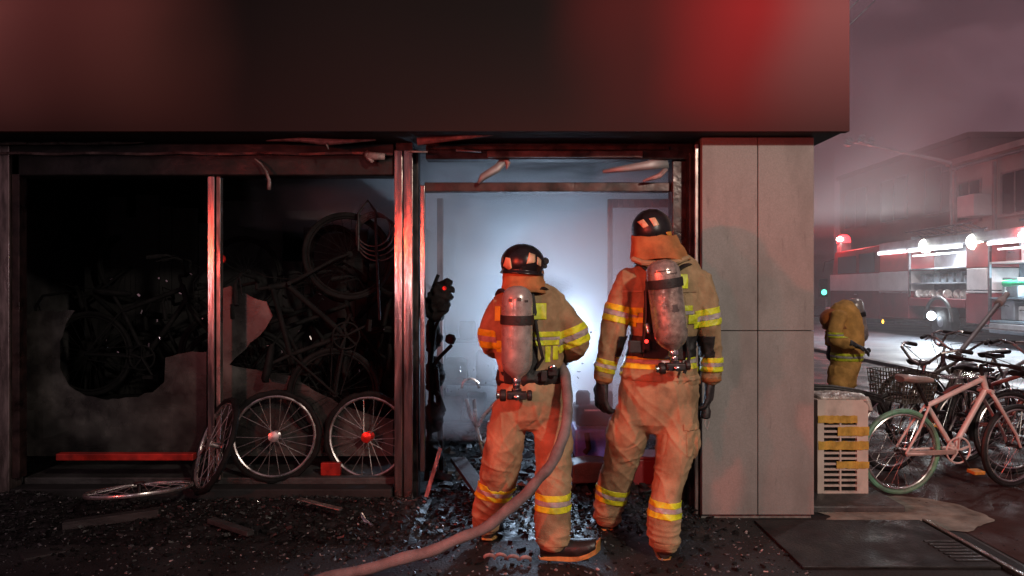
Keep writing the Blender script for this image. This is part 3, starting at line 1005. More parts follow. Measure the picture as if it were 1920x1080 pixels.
def helmet(parent, c, rx, ry, rz, tilt=0.0, yaw=0.0, brim=0.03):
    """black shell with comb ridges and a flared brim; returns the object and its world mesh"""
    rot = Matrix.Rotation(yaw, 3, "Z") @ Matrix.Rotation(tilt, 3, "Y")
    bm = bmesh.new()
    nu, nv = 48, 18
    rows = []
    for i in range(nv + 1):
        phi = math.pi * .5 - i / nv * (math.pi * .5 + .52)
        row = []
        for j in range(nu):
            th = 2 * math.pi * j / nu
            x, y, z = math.cos(phi) * math.cos(th), math.cos(phi) * math.sin(th), math.sin(phi)
            g = 1.0
            if z > 0:
                for off in (-.34, 0, .34):
                    g += .022 * math.exp(-((x - off) / .075) ** 2) * min(1, z * 2.2)
            else:
                g = 1.0 + .10 * (-z)
            row.append(bm.verts.new(Vector(c) + rot @ Vector((x * rx * g, y * ry * g, z * rz * g))))
            if i == 0:
                row = row * nu
                break
        rows.append(row)
    # brim
    last = rows[-1]
    ctr = sum((v.co for v in last), Vector()) / nu
    for dr, dz in ((brim * .5, -.004), (brim, -.014), (brim * 1.02, -.021), (brim * .4, -.016)):
        row = []
        for v in last:
            q = (v.co - ctr)
            q = q.normalized()
            row.append(bm.verts.new(v.co + q * dr + rot @ Vector((0, 0, dz))))
        rows.append(row)
    for r0, r1 in zip(rows, rows[1:]):
        for j in range(nu):
            a, b2, c2, d2 = r0[j], r0[(j + 1) % nu], r1[(j + 1) % nu], r1[j]
            if a is b2:
                bm.faces.new((a, d2, c2))
            else:
                bm.faces.new((a, d2, c2, b2))
    bmesh.ops.recalc_face_normals(bm, faces=bm.faces)
    me = bpy.data.meshes.new("helmet")
    bm.to_mesh(me)
    bm.free()
    src = me.copy()
    o = finish(me, "helmet", "helmet_black", parent)
    s = o.modifiers.new("sub", "SUBSURF")
    s.levels = s.render_levels = 1
    return o, src


def quad_patch(src, parent, name, m, corners, Y, off=0.004):
    """four-cornered piece on SRC, corners in photo coordinates (any order round)"""
    cx = sum(a for a, _ in corners) / len(corners)
    cy = sum(b2 for _, b2 in corners) / len(corners)
    pl = []
    for (xa, ya), (xb, yb) in zip(corners, corners[1:] + corners[:1]):
        a, b2 = P(xa, ya, Y), P(xb, yb, Y)
        e = b2 - a
        no = Vector((e.z, 0, -e.x)).normalized()
        if no.dot(P(cx, cy, Y) - a) > 0:
            no = -no
        pl.append((a, no))
    return patch(src, parent, name, m, pl, lambda q, nn: nn.y < 0.0, off, 0.004)


def neck_flap(parent, rows, seed=0):
    """cloth curtain under the helmet: rows of (px, py, Y, half width px, half depth m), open towards the front"""
    bm = bmesh.new()
    n = 40
    prev = None
    rows = densify(rows, 4)
    for ri, (x, y, Y, w, d) in enumerate(rows):
        c = P(x, y, Y)
        row = []
        for j in range(n + 1):
            a = math.radians(-215 + 250 * j / n)
            f = ri / len(rows)
            wob = 1 + (.035 * math.sin(a * 5 + seed) + .025 * math.sin(a * 9 + seed * 2)) * f
            row.append(bm.verts.new(c + Vector((w * Y / F * math.cos(a) * wob, d * math.sin(a) * wob, .006 * math.sin(a * 4 + seed + ri)))))
        if prev:
            for j in range(n):
                bm.faces.new((prev[j], prev[j + 1], row[j + 1], row[j]))
        prev = row
    bmesh.ops.recalc_face_normals(bm, faces=bm.faces)
    me = bpy.data.meshes.new("neck_flap")
    bm.to_mesh(me)
    bm.free()
    wrinkle(me, lambda c: .006 * noise.noise(Vector((c.x * 12, c.y * 12, c.z * 25 + seed))))
    o = finish(me, "neck_flap", "flap_cloth", parent)
    s = o.modifiers.new("thick", "SOLIDIFY")
    s.thickness = 0.007
    return o


def air_cylinder(parent, top, bot, r, m, strap_at=0.38, strap_mat="black_webbing", knob=0.05, marks=()):
    top, bot = Vector(top), Vector(bot)
    ax = (bot - top).normalized()
    L = (bot - top).length
    prof = [(r * .25, 0), (r * .55, .008), (r * .82, .025), (r * .96, .05), (r, .08)]
    prof += [(r, .08 + (L - .16) * i / 6) for i in range(1, 7)]
    prof += [(r * .97, L - .055), (r * .86, L - .028), (r * .66, L - .006), (r * .42, L + .008), (r * .30, L + .02)]
    cyl = MB().lathe(prof, top, ax, 36).build("air_cylinder", m, parent, smooth=True)
    # strap round it
    c = top + ax * (L * strap_at)
    h = .024
    st = MB().lathe([(r * 1.0, -h), (r * 1.09, -h), (r * 1.10, -h * .4), (r * 1.10, h * .4), (r * 1.09, h), (r * 1.0, h)], c, ax, 36)
    side = ax.cross(Vector((0, 1, 0))).normalized()
    if side.x < 0:
        side = -side
    st.build("cylinder_strap", strap_mat, cyl, smooth=True)
    bk = MB()
    fwd = Vector((0, 1, 0))
    for i in range(3):
        a = math.radians(-62 + 26 * i)
        q = c + side * r * 1.10 * math.sin(a + 1.2) * .8 - fwd * r * 1.08 * math.cos(a + 1.2)
        bk.lathe([(.012, -.004), (.012, .004), (.007, .0045), (.007, -.0045)], q, fwd, 10)
    bk.build("strap_stud", "dark_metal", cyl)
    # neck, valve, hand wheel
    e = top + ax * (L + .01)
    v = MB()
    v.lathe([(r * .27, 0), (r * .32, .012), (r * .32, .034), (r * .2, .042), (.020, .046), (.020, .062), (.027, .066), (.027, .082), (.016, .088)], e, ax, 18)
    vo = v.build("valve", "chrome", cyl, smooth=True)
    q = e + ax * .100
    MB().box(q, (.105, .06, .040)).build("valve_body", "black_rubber", vo, bevel=.006)
    MB().lathe([(.026, 0), (.032, .004), (.032, .028), (.026, .034)], q - side * .055, -side, 14).build("valve_knob", "black_rubber", vo, bevel=.003)
    MB().lathe([(.024, 0), (.028, .004), (.028, .022), (.022, .027)], q + side * .054, side, 14).build("valve_knob", "black_rubber", vo, bevel=.003)
    MB().lathe([(.016, 0), (.016, .024), (.010, .029)], q - fwd * .03 + ax * .004, -fwd, 12).build("gauge", "chrome", vo, smooth=True)
    MB().lathe([(.012, 0), (.014, .006), (.012, .02)], q - side * .034 - fwd * .03, -fwd, 12).build("gauge", "chrome", vo, smooth=True)
    MB().lathe([(.020, 0), (.022, .012), (.016, .017)], q - side * .090, -side, 14).build("end_cap", "chrome", vo, smooth=True)
    # scuffs and stuck-on marks, slightly proud
    for (f, a, hh, ww) in marks:
        mb = MB()
        pts = []
        for kx in range(7):
            for s2 in (0, 1):
                an = a + (kx / 6 - .5) * ww / r
                pts.append(top + ax * (f * L + (s2 - .5) * hh) + (side * math.sin(an) - fwd * math.cos(an)) * (r + .0016))
        for kx in range(6):
            mb.poly([pts[kx * 2], pts[kx * 2 + 1], pts[kx * 2 + 3], pts[kx * 2 + 2]])
        mb.build("scuff_mark", "scuff_dark", cyl)
    return cyl, e, q


def body(parent, head, rh, limbs, facing=Vector((0, 1, 0)), voxel=0.014):
    """one continuous body under the clothes: head with a face, neck, trunk and limbs"""
    bm = bmesh.new()
    hd = Vector(head)
    f = facing.normalized()
    sd = f.cross(Vector((0, 0, 1)))
    up = Vector((0, 0, 1))
    loft(bm, [(hd + up * .085, .045, .055), (hd + up * .05, .070, .088), (hd, .076, .095), (hd - up * .05, .066, .085), (hd - up * .095, .048, .065)])
    loft(bm, [(hd + f * .085 + up * .005, .010, .010), (hd + f * .108 - up * .028, .016, .016), (hd + f * .098 - up * .04, .014, .012)], 10)   # nose
    loft(bm, [(hd + f * .078 - up * .062 - sd * .02, .010, .008), (hd + f * .088 - up * .062, .011, .010), (hd + f * .078 - up * .062 + sd * .02, .010, .008)], 8)
    for s in (-1, 1):
        loft(bm, [(hd + sd * s * .078 + up * .02, .010, .020), (hd + sd * s * .083, .010, .022), (hd + sd * s * .078 - up * .03, .008, .014)], 8)
        loft(bm, [(hd + f * .088 + sd * s * .018 + up * .024, .012, .010), (hd + f * .083 + sd * s * .045 + up * .022, .012, .010)], 8)
    loft(bm, [(hd - up * .06, .055, .062), (hd - up * .15, .058, .066), (hd - up * .22, .075, .08)])
    for L in limbs:
        limb(bm, L, 0.80)
    me = fuse(bm, voxel, 3)
    return finish(me, "body", "skin", parent)


def crease(p, k=2.6, e=3):
    r = max(0.0, 1.0 - abs(noise.noise(p)) * k)
    return r ** e


def cloth_noise(amp_h, amp_v, zlo, zhi, seed, bunch=()):
    """long sharp folds: amp_h for folds running slantwise round the limb, amp_v for folds running down it; bunch: (z, spread, amp) rings of creases"""
    def fn(c):
        s = Vector((seed, seed * .7, 0))
        w = Vector((noise.noise(c * 4 + s), noise.noise(c * 4 + s + Vector((9, 0, 0))), noise.noise(c * 4 + s + Vector((0, 9, 0))))) * .06
        q = c + w
        m1 = min(1.2, max(0.15, .55 + 1.3 * noise.noise(c * 3.0 + s * 2)))
        m2 = min(1.2, max(0.1, .5 - 1.3 * noise.noise(c * 3.0 + s * 2)))
        d = amp_h * m1 * crease(Vector((q.x * 2.5, q.y * 2.5, q.z * 9 + q.x * 8)) + s)
        d += amp_h * m2 * crease(Vector((q.x * 2.5, q.y * 2.5, q.z * 9 - q.x * 8)) + s * 2)
        d += amp_v * m2 * crease(Vector((q.x * 9 + q.z * 1.5, q.y * 9, q.z * 1.6)) + s)
        d -= amp_v * .7 * m1 * crease(Vector((q.x * 7 - q.z * 3, q.y * 7, q.z * 2)) + s * 3)
        d += .005 * noise.noise(c * 5 + s)
        d += .0011 * noise.noise(c * 55 + s)
        for z0, sp, am in bunch:
            g = math.exp(-((c.z - z0) / sp) ** 2)
            if g > .02:
                d += am * g * (crease(Vector((q.x * 3.5, q.y * 3.5, q.z * 17 + q.x * 3)) + s, 2.2, 2) - .3)
        return d - amp_v * .2 - amp_h * .25 + .001
    return fn


def strap_on(parent, name, pts, r, m="black_webbing", flat=.35):
    return MB().tube(pts, r, 8, flat=flat).build(name, m, parent, smooth=True)


# ---- firefighter on the left, bent over the hose
YA = 4.12
fa = thing("firefighter", "shorter firefighter in tan turnout gear holding the hose, grey air cylinder on the back", "person", (0.09, 4.12, 0))
A_torso = [(982, 530, 4.13, 30, .08), (985, 552, 4.13, 60, .11), (987, 575, 4.13, 76, .14), (989, 615, 4.13, 76, .15), (992, 655, 4.13, 66, .14), (994, 695, 4.13, 62, .135), (995, 716, 4.12, 63, .14)]
A_larm = [(932, 578, 4.13, 20, .08), (921, 610, 4.13, 21, .08), (916, 638, 4.16, 18, .075), (928, 655, 4.28, 14, .06), (950, 660, 4.40, 14, .05), (965, 662, 4.52, 15, .048)]
A_rarm = [(1040, 575, 4.13, 22, .085), (1062, 605, 4.12, 28, .09), (1078, 637, 4.13, 29, .085), (1072, 658, 4.24, 20, .06), (1045, 664, 4.38, 15, .052), (1018, 666, 4.50, 15, .05)]
A_hip = [(994, 690, 4.12, 56, .125), (995, 725, 4.12, 61, .14), (996, 755, 4.12, 64, .15), (997, 780, 4.12, 62, .145)]
A_lleg = [(958, 765, 4.12, 33, .125), (951, 805, 4.13, 36, .12), (946, 845, 4.14, 36, .115), (938, 885, 4.18, 36, .11), (926, 925, 4.26, 34, .10), (915, 960, 4.32, 30, .09), (909, 988, 4.36, 25, .08)]
A_rleg = [(1030, 765, 4.12, 36, .125), (1035, 810, 4.10, 36, .12), (1037, 850, 4.08, 35, .115), (1037, 890, 4.05, 34, .105), (1037, 930, 4.03, 33, .10), (1036, 975, 4.02, 34, .095), (1034, 1016, 4.02, 31, .088)]
body(fa, P(980, 500, 4.14), .1, [A_torso, A_larm, A_rarm, A_hip, A_lleg, A_rleg])
bm = bmesh.new()
for L in (A_hip, A_lleg, A_rleg):
    limb(bm, L)
# side pocket
limb(bm, [(1062, 815, 4.10, 11, .07), (1064, 845, 4.08, 12, .07)])
me = fuse(bm, .0068, 5)
wrinkle(me, cloth_noise(.009, .009, 0, 1, 3.3, [(.14, .07, .013), (.52, .08, .009), (.80, .06, .006)]))
srcT = me.copy()
finish(me, "trousers", "tan_cloth_worn", fa)
bm = bmesh.new()
for L in (A_torso, A_larm, A_rarm):
    limb(bm, L)
me = fuse(bm, .0068, 5)
wrinkle(me, cloth_noise(.008, .012, 0, 1, 7.7, [(1.19, .08, .008)]))
srcJ = me.copy()
finish(me, "jacket", "tan_cloth", fa)
trim(srcT, fa, 925, 916, 4.27, -.16, 1, 15, .16)
trim(srcT, fa, 1037, 937, 4.03, 0, 1, 16, .16)
trim(srcJ, fa, 1078, 628, 4.13, .42, 1, 18, .145)
trim(srcJ, fa, 917, 634, 4.15, -.1, 1, 17, .11)
square(srcJ, fa, "lime_tape", "lime_tape", 1001, 569, 1024, 599, 3.99)
square(srcJ, fa, "lime_tape", "lime_tape", 1000, 622, 1050, 632, 3.99)
square(srcJ, fa, "silver_tape", "silver_tape", 1000, 632.3, 1050, 637.7, 3.99)
square(srcJ, fa, "lime_tape", "lime_tape", 1003, 638, 1049, 648, 3.99)
square(srcJ, fa, "lime_tape", "lime_tape", 1022, 650, 1032, 680, 3.985)
square(srcJ, fa, "lime_tape", "lime_tape", 1037, 650, 1047, 676, 3.985)
square(srcJ, fa, "lime_tape", "lime_tape", 928, 575, 939, 602, 3.99)
square(srcJ, fa, "lime_tape", "lime_tape", 932, 640, 948, 662, 3.99)
for (x_, y_, Y_, ax_, ay_, r_) in ((1035, 1010, 4.02, -.05, 1, .16), (910, 982, 4.35, -.2, 1, .14)):
    band(srcT, fa, "trouser_hem", "tan_cloth", x_, y_, Y_, ax_, ay_, -5, 5, r_, off=.004)
band(srcJ, fa, "jacket_hem", "tan_cloth_worn", 995, 722, 4.12, 0, 1, -5, 4, .34, off=.004)
# belt
band(srcJ, fa, "waist_belt", "black_webbing", 994, 705, 4.12, .06, 1, -14, 18, .34, off=.010)
# back plate, shoulder straps, belt kit
pl = MB()
pl.prism([P(x, y, 3.985) for x, y in ((945, 545), (1000, 540), (1010, 600), (1008, 690), (990, 722), (945, 720), (940, 640))], (0, .05, 0))
pl.build("back_plate", "black_webbing", fa, bevel=.008)
strap_on(fa, "shoulder_strap", [P(1003, 545, 4.0), P(1018, 540, 4.03), P(1026, 545, 4.12), P(1027, 565, 4.22)], .022)
strap_on(fa, "shoulder_strap", [P(950, 548, 4.0), P(940, 543, 4.04), P(935, 550, 4.12), P(937, 570, 4.22)], .022)
strap_on(fa, "air_line", [P(1006, 690, 3.97), P(1018, 672, 3.95), P(1010, 640, 3.94), P(1004, 600, 3.96)], .009, "black_rubber", 1)
kit = MB()
kit.box(P(1036, 696, 3.97), (.05, .03, .05))
kit.box(P(1020, 705, 3.96), (.035, .03, .06))
kit.build("belt_pouch", "black_rubber", fa, bevel=.006)
MB().lathe([(.012, 0), (.016, .004), (.016, .02), (.01, .024)], P(1036, 688, 3.955), (0, -1, 0), 12).build("belt_clip", "chrome", fa, smooth=True)
air_cylinder(fa, P(970, 536, 3.86), P(969, 702, 3.87), .081, "cylinder_grey", .38, "black_webbing",
             marks=((.16, -.45, .018, .018), (.15, .12, .018, .02), (.17, .6, .012, .022)))
ho, hs = helmet(fa, P(980, 491, 4.13), .122, .148, .100, tilt=math.radians(4), yaw=.15, brim=.012)
quad_patch(hs, ho, "tan_reflector", "tan_reflector", [(944, 498), (949, 482), (957, 484), (960, 502), (955, 506)], 4.0)
quad_patch(hs, ho, "tan_reflector", "tan_reflector", [(987, 495), (992, 474), (1003, 478), (1003, 492)], 4.0)
quad_patch(hs, ho, "tan_reflector", "tan_reflector", [(1007, 482), (1014, 488), (1013, 500), (1006, 496)], 4.05)
hl = MB()
hl.bar(P(1008, 494, 4.12), P(1022, 490, 4.12), .014, .014)
hl.lathe([(.014, 0), (.020, .006), (.020, .05), (.016, .056)], P(1023, 490, 4.10), (0, 1, .1), 14)
hl.lathe([(.010, 0), (.013, .004), (.013, .03)], P(1022, 499, 4.11), (0, 1, 0), 12)
hl.build("helmet_lamp", "black_rubber", ho, smooth=True)
neck_flap(fa, [(981, 508, 4.14, 38, .12), (980, 520, 4.13, 39, .125), (981, 534, 4.12, 41, .14), (983, 548, 4.11, 46, .16)], 1.0)
glove(fa, P(985, 664, 4.60), (.5, .8, .1), (.1, .1, -1), (-.5, .6, .4), .75, .95)
glove(fa, P(1006, 667, 4.56), (-.3, .9, -.1), (-.1, .1, -1), (-.7, -.2, .3), .75, .95)
boot(fa, P(1013, 1046, 4.04), (1, -.10, 0), P(1036, 985, 4.03), .315, toe_up=.3)
boot(fa, P(913, 1013, 4.33), (.18, 1, -.16), P(909, 965, 4.38), .29)

# ---- taller firefighter on the right
fb = thing("firefighter", "taller firefighter standing with arms hanging beside the granite pillar, scuffed air cylinder on the back", "person", (0.85, 4.3, 0))
B_torso = [(1236, 478, 4.3, 38, .09), (1241, 500, 4.3, 66, .125), (1245, 530, 4.3, 77, .145), (1246, 575, 4.3, 74, .155), (1243, 625, 4.3, 61, .14), (1241, 660, 4.3, 62, .14), (1238, 690, 4.3, 71, .155), (1236, 709, 4.3, 76, .158)]
B_larm = [(1184, 520, 4.3, 25, .095), (1165, 560, 4.29, 24, .09), (1153, 610, 4.28, 24, .085), (1143, 655, 4.30, 21, .072), (1134, 690, 4.32, 19, .064), (1129, 712, 4.33, 17, .056)]
B_rarm = [(1308, 522, 4.3, 26, .095), (1321, 560, 4.29, 25, .09), (1328, 610, 4.28, 24, .085), (1333, 655, 4.30, 20, .072), (1334, 690, 4.32, 20, .068), (1332, 712, 4.33, 17, .058)]
B_hip = [(1237, 685, 4.3, 66, .135), (1236, 720, 4.29, 74, .15), (1234, 755, 4.29, 75, .155), (1233, 785, 4.30, 74, .15)]
B_lleg = [(1190, 770, 4.31, 36, .13), (1180, 805, 4.34, 38, .13), (1171, 840, 4.38, 35, .12), (1160, 880, 4.45, 32, .11), (1148, 920, 4.51, 29, .10), (1141, 952, 4.55, 28, .095), (1138, 972, 4.56, 25, .088)]
B_rleg = [(1268, 770, 4.27, 38, .135), (1269, 810, 4.24, 37, .13), (1265, 850, 4.20, 34, .12), (1257, 890, 4.17, 31, .11), (1250, 930, 4.14, 28, .10), (1244, 975, 4.12, 31, .10), (1246, 1005, 4.11, 30, .092), (1247, 1022, 4.10, 28, .088)]
body(fb, P(1226, 440, 4.33), .1, [B_torso, B_larm, B_rarm, B_hip, B_lleg, B_rleg])
bm = bmesh.new()
for L in (B_hip, B_lleg, B_rleg):
    limb(bm, L)
limb(bm, [(1297, 800, 4.22, 10, .07), (1302, 828, 4.21, 13, .075), (1298, 850, 4.21, 9, .06)])
limb(bm, [(1150, 790, 4.33, 9, .07), (1146, 815, 4.35, 10, .07)])
me = fuse(bm, .0068, 5)


_bf = cloth_noise(.009, .008, 0, 1, 13.1, [(.13, .07, .012), (.52, .08, .008)])


def b_folds(c):
    d = _bf(c)
    # long pull folds from the crotch out to the left knee
    if c.x < .93 and .35 < c.z < .95:
        s = (c.x * .62 + c.z * -.78) * 34 + 2.2 * noise.noise(c * 5)
        d += .005 * math.sin(s) * min(1, (.95 - c.z) * 4) * min(1, (c.z - .35) * 4)
    return d


wrinkle(me, b_folds)
srcT = me.copy()
finish(me, "trousers", "tan_cloth_worn", fb)
bm = bmesh.new()
for L in (B_torso, B_larm, B_rarm):
    limb(bm, L)
me = fuse(bm, .0068, 5)
wrinkle(me, cloth_noise(.008, .013, 0, 1, 21.7, [(1.05, .12, .008)]))
srcJ = me.copy()
finish(me, "jacket", "tan_cloth", fb)
trim(srcT, fb, 1147, 925, 4.52, -.18, 1, 14, .17)
trim(srcT, fb, 1248, 950, 4.13, -.06, 1, 15, .16)
trim(srcJ, fb, 1159, 588, 4.29, -.24, 1, 16, .125)
trim(srcJ, fb, 1324, 594, 4.29, .18, 1, 16, .125)
trim(srcJ, fb, 1140, 686, 4.32, -.22, 1, 12, .10)
trim(srcJ, fb, 1334, 682, 4.32, 0, 1, 13, .10)
for y0, y1, m2 in ((666, 675.5, "lime_tape"), (675.8, 683.2, "silver_tape"), (683.5, 693, "lime_tape")):
    square(srcJ, fb, m2, m2, 1160, y0, 1313, y1, 4.15)
square(srcJ, fb, "lime_tape", "lime_tape", 1274, 514, 1291, 541, 4.15)
square(srcJ, fb, "lime_tape", "lime_tape", 1282, 573, 1300, 583, 4.15)
square(srcJ, fb, "silver_tape", "silver_tape", 1284, 583.3, 1303, 590, 4.15)
square(srcJ, fb, "lime_tape", "lime_tape", 1292, 590.3, 1312, 608, 4.15)
square(srcJ, fb, "lime_tape", "lime_tape", 1180, 577, 1209, 587, 4.15)
square(srcJ, fb, "lime_tape", "lime_tape", 1180, 596, 1209, 606, 4.15)
for (x_, y_, Y_, ax_, ay_, r_) in ((1247, 1017, 4.10, 0, 1, .15), (1139, 968, 4.56, -.15, 1, .15)):
    band(srcT, fb, "trouser_hem", "tan_cloth", x_, y_, Y_, ax_, ay_, -5, 5, r_, off=.004)
band(srcJ, fb, "jacket_hem", "tan_cloth_worn", 1236, 704, 4.3, 0, 1, -4, 5, .36, off=.004)
for (x_, y_, ax_) in ((1132, 709, -.25), (1332, 709, .1)):
    band(srcJ, fb, "cuff", "flap_cloth", x_, y_, 4.33, ax_, 1, -4, 5, .11, off=.004)
square(srcT, fb, "pocket_flap", "tan_cloth", 1283, 797, 1312, 809, 4.1, off=.007)
square(srcT, fb, "pocket_patch", "tan_cloth", 1287, 811, 1312, 856, 4.1, off=.004)
square(srcJ, fb, "back_yoke", "tan_cloth_worn", 1172, 545, 1313, 549, 4.1, off=.003)
band(srcJ, fb, "waist_belt", "black_webbing", 1242, 650, 4.3, 0, 1, -22, 17, .29, off=.010)
pl = MB()
pl.prism([P(x, y, 4.135) for x, y in ((1215, 500), (1270, 498), (1282, 560), (1290, 640), (1286, 676), (1205, 672), (1208, 600))], (0, .05, 0))
pl.build("back_plate", "black_webbing", fb, bevel=.008)
strap_on(fb, "shoulder_strap", [P(1220, 512, 4.14), P(1205, 499, 4.16), P(1196, 496, 4.25), P(1194, 510, 4.4)], .026)
strap_on(fb, "shoulder_strap", [P(1268, 508, 4.14), P(1284, 497, 4.16), P(1291, 496, 4.25), P(1292, 510, 4.4)], .026)
strap_on(fb, "air_line", [P(1206, 660, 4.11), P(1209, 630, 4.09), P(1212, 590, 4.10), P(1211, 545, 4.12)], .011, "black_rubber", 1)
strap_on(fb, "air_line", [P(1283, 700, 4.09), P(1292, 672, 4.10), P(1288, 640, 4.11), P(1283, 615, 4.13)], .010, "black_rubber", 1)
kit = MB()
kit.box(P(1190, 650, 4.12), (.07, .04, .07))
kit.box(P(1212, 648, 4.10), (.04, .03, .05))
kit.build("belt_pouch", "black_rubber", fb, bevel=.006)
al = MB().lathe([(.010, 0), (.014, .005), (.014, .05), (.009, .055)], P(1213, 606, 4.085), (.15, 0, -1), 12).build("alarm_unit", "chrome", fb, smooth=True)
MB().lathe([(.008, 0), (.011, .003), (.009, .010)], P(1212, 640, 4.085), (0, -1, 0), 12).build("alarm_light", "red_led", al)
air_cylinder(fb, P(1240, 487, 3.99), P(1261, 650, 4.0), .092, "cylinder_scuff", .27, "black_webbing",
             marks=((.56, .25, .04, .03), (.585, .25, .012, .04), (.13, -.2, .006, .09), (.17, .35, .006, .06)))
ho, hs = helmet(fb, P(1222, 430, 4.33), .118, .145, .118, tilt=math.radians(-7), yaw=-.2, brim=.010)
quad_patch(hs, ho, "tan_reflector", "tan_reflector", [(1198, 415), (1208, 411), (1216, 424), (1207, 428)], 4.2)
quad_patch(hs, ho, "tan_reflector", "tan_reflector", [(1217, 410), (1228, 408), (1235, 422), (1225, 425)], 4.2)
quad_patch(hs, ho, "tan_reflector", "amber_plastic", [(1246, 436), (1258, 434), (1262, 446), (1250, 446)], 4.25)
neck_flap(fb, [(1226, 442, 4.32, 42, .125), (1229, 456, 4.31, 46, .14), (1233, 472, 4.30, 51, .155), (1237, 487, 4.29, 55, .17)], 2.6)
MB().tube([P(1187, 486, 4.20), P(1205, 493, 4.13), P(1235, 494, 4.11), P(1268, 491, 4.13), P(1288, 484, 4.22)], .016, 8).build("collar", "tan_cloth", fb, smooth=True)
glove(fb, P(1129, 718, 4.34), (-.06, .10, -1), (.85, .45, 0), (.35, .9, 0), .62, 1.25, spread=.34, voxel=.0036)
glove(fb, P(1331, 716, 4.34), (0, .08, -1), (-.85, .45, 0), (-.35, .9, 0), .62, 1.18, spread=.34, voxel=.0036)
boot(fb, P(1246, 1052, 4.075), (.12, 1, 0), P(1247, 1000, 4.12), .30)
boot(fb, P(1140, 996, 4.52), (-.12, 1, 0), P(1139, 950, 4.57), .30)
# short pry tool in the right glove: held, a thing of its own
pt = thing("hand_light", "black hand torch hanging from the taller firefighter's right glove", "torch", P(1326, 770, 4.36))
MB().lathe([(.018, 0), (.030, .01), (.030, .05), (.020, .07), (.019, .15), (.015, .16)], P(1322, 785, 4.37), (.10, 0, 1), 14).build("torch_barrel", "black_rubber", pt, smooth=True)
MB().tube([P(1324, 775, 4.36), P(1321, 795, 4.36), P(1326, 806, 4.36), P(1330, 790, 4.36)], .004, 6).build("wrist_cord", "silver_tape", pt)

# ---- third firefighter stooping in the side street
fc = thing("firefighter", "third firefighter in dull yellow gear stooping behind the outdoor unit", "person", P(1585, 0, 8.0) * 1.0)
fc.location.z = 0
ORG[fc.name] = Vector(fc.location)
YC = 8.0
C_torso = [(1580, 700, YC, 24, .17), (1588, 665, YC, 27, .18), (1590, 630, YC, 28, .18), (1588, 600, YC, 27, .17), (1578, 578, YC, 24, .15)]
C_larm = [(1574, 590, YC - .15, 14, .09), (1566, 620, YC - .2, 14, .085), (1572, 640, YC - .22, 13, .08), (1590, 645, YC - .28, 11, .065), (1602, 648, YC - .3, 9, .06)]
C_rarm = [(1574, 590, YC + .15, 14, .09), (1562, 620, YC + .2, 13, .085), (1558, 645, YC + .2, 10, .07)]
C_hip = [(1580, 690, YC, 25, .18), (1578, 720, YC, 25, .17)]
C_lleg = [(1574, 715, YC - .1, 17, .12), (1566, 760, YC - .1, 16, .11), (1572, 790, YC - .1, 12, .09)]
C_rleg = [(1582, 715, YC + .1, 17, .12), (1578, 760, YC + .12, 16, .11), (1580, 786, YC + .12, 12, .09)]
body(fc, P(1563, 603, YC), .1, [C_torso, C_larm, C_rarm, C_hip, C_lleg, C_rleg], Vector((-.9, -.2, -.3)), .02)
bm = bmesh.new()
for L in (C_hip, C_lleg, C_rleg):
    limb(bm, L)
me = fuse(bm, .014, 5)
wrinkle(me, cloth_noise(.008, .008, 0, 1, 31, [(.3, .2, .01)]))
srcT = me.copy()
finish(me, "trousers", "yellow_cloth", fc)
bm = bmesh.new()
for L in (C_torso, C_larm, C_rarm):
    limb(bm, L)
me = fuse(bm, .014, 5)
wrinkle(me, cloth_noise(.010, .010, 0, 1, 41))
srcJ = me.copy()
finish(me, "jacket", "yellow_cloth", fc)
trim(srcJ, fc, 1588, 668, YC, 0, 1, 7, .3, off=.006)
trim(srcJ, fc, 1568, 628, YC - .2, 0, 1, 5, .12, off=.006)
band(srcT, fc, "lime_tape", "lime_tape", 1570, 742, YC - .1, 0, 1, -5, 5, .15, off=.006)
ho, hs = helmet(fc, P(1562, 597, YC), .125, .15, .11, tilt=math.radians(-25), yaw=0.4, brim=.015)
ho.data.materials[0] = MATS["orange_shell"]
neck_flap(fc, [(1566, 604, YC, 24, .13), (1572, 616, YC, 26, .15)], 4)
air_cylinder(fc, P(1600, 560, YC), P(1614, 640, YC), .09, "cylinder_grey")
glove(fc, P(1604, 648, YC - .32), (1, -.2, -.4), (0, 0, -1), (0, -1, 0), .5, 1.0, voxel=.008)
glove(fc, P(1556, 650, YC + .2), (-.3, -.2, -1), (1, 0, 0), (0, -1, 0), .5, 1.0, voxel=.008)
boot(fc, P(1576, 798, YC - .1), (-1, 0, 0), P(1572, 770, YC - .1), .30)
boot(fc, P(1584, 797, YC + .12), (-1, .1, 0), P(1580, 768, YC + .12), .30)

# ---- hose from the hands, past the hip and away to the left
hs_t = thing("fire_hose", "dusty pink grey fire hose running from the shorter firefighter's hip to the lower left", "hose", (0.1, 3.7, 0))
ctl = [(992, 668, 4.86), (1008, 670, 4.62), (1036, 676, 4.36), (1055, 692, 4.10), (1063, 730, 3.93), (1064, 775, 3.86), (1055, 822, 3.81), (1036, 865, 3.78), (1005, 905, 3.76), (965, 945, 3.74), (915, 985, 3.72), (850, 1016, 3.70), (780, 1041, 3.68), (700, 1063, 3.66), (610, 1085, 3.64), (500, 1115, 3.6), (380, 1146, 3.55), (200, 1160, 3.5)]
rows = densify([(a, b2, c2, 0, 0) for a, b2, c2 in ctl], 6)
MB().tube([P(a, b2, c2) + Vector((0, 0, .004 * math.sin(i * .7))) for i, (a, b2, c2, _, _) in enumerate(rows)], [.028 + .0016 * math.sin(i * 1.3) + .001 * math.sin(i * .37) for i in range(len(rows))], 18).build("hose_jacket", "hose_jacket", hs_t, smooth=True)
MB().lathe([(.040, 0), (.046, .01), (.046, .06), (.036, .08), (.030, .20), (.034, .22), (.034, .26), (.024, .262)], P(992, 668, 4.87), (-.03, 1, .03), 18).build("nozzle", "brass", hs_t, smooth=True)
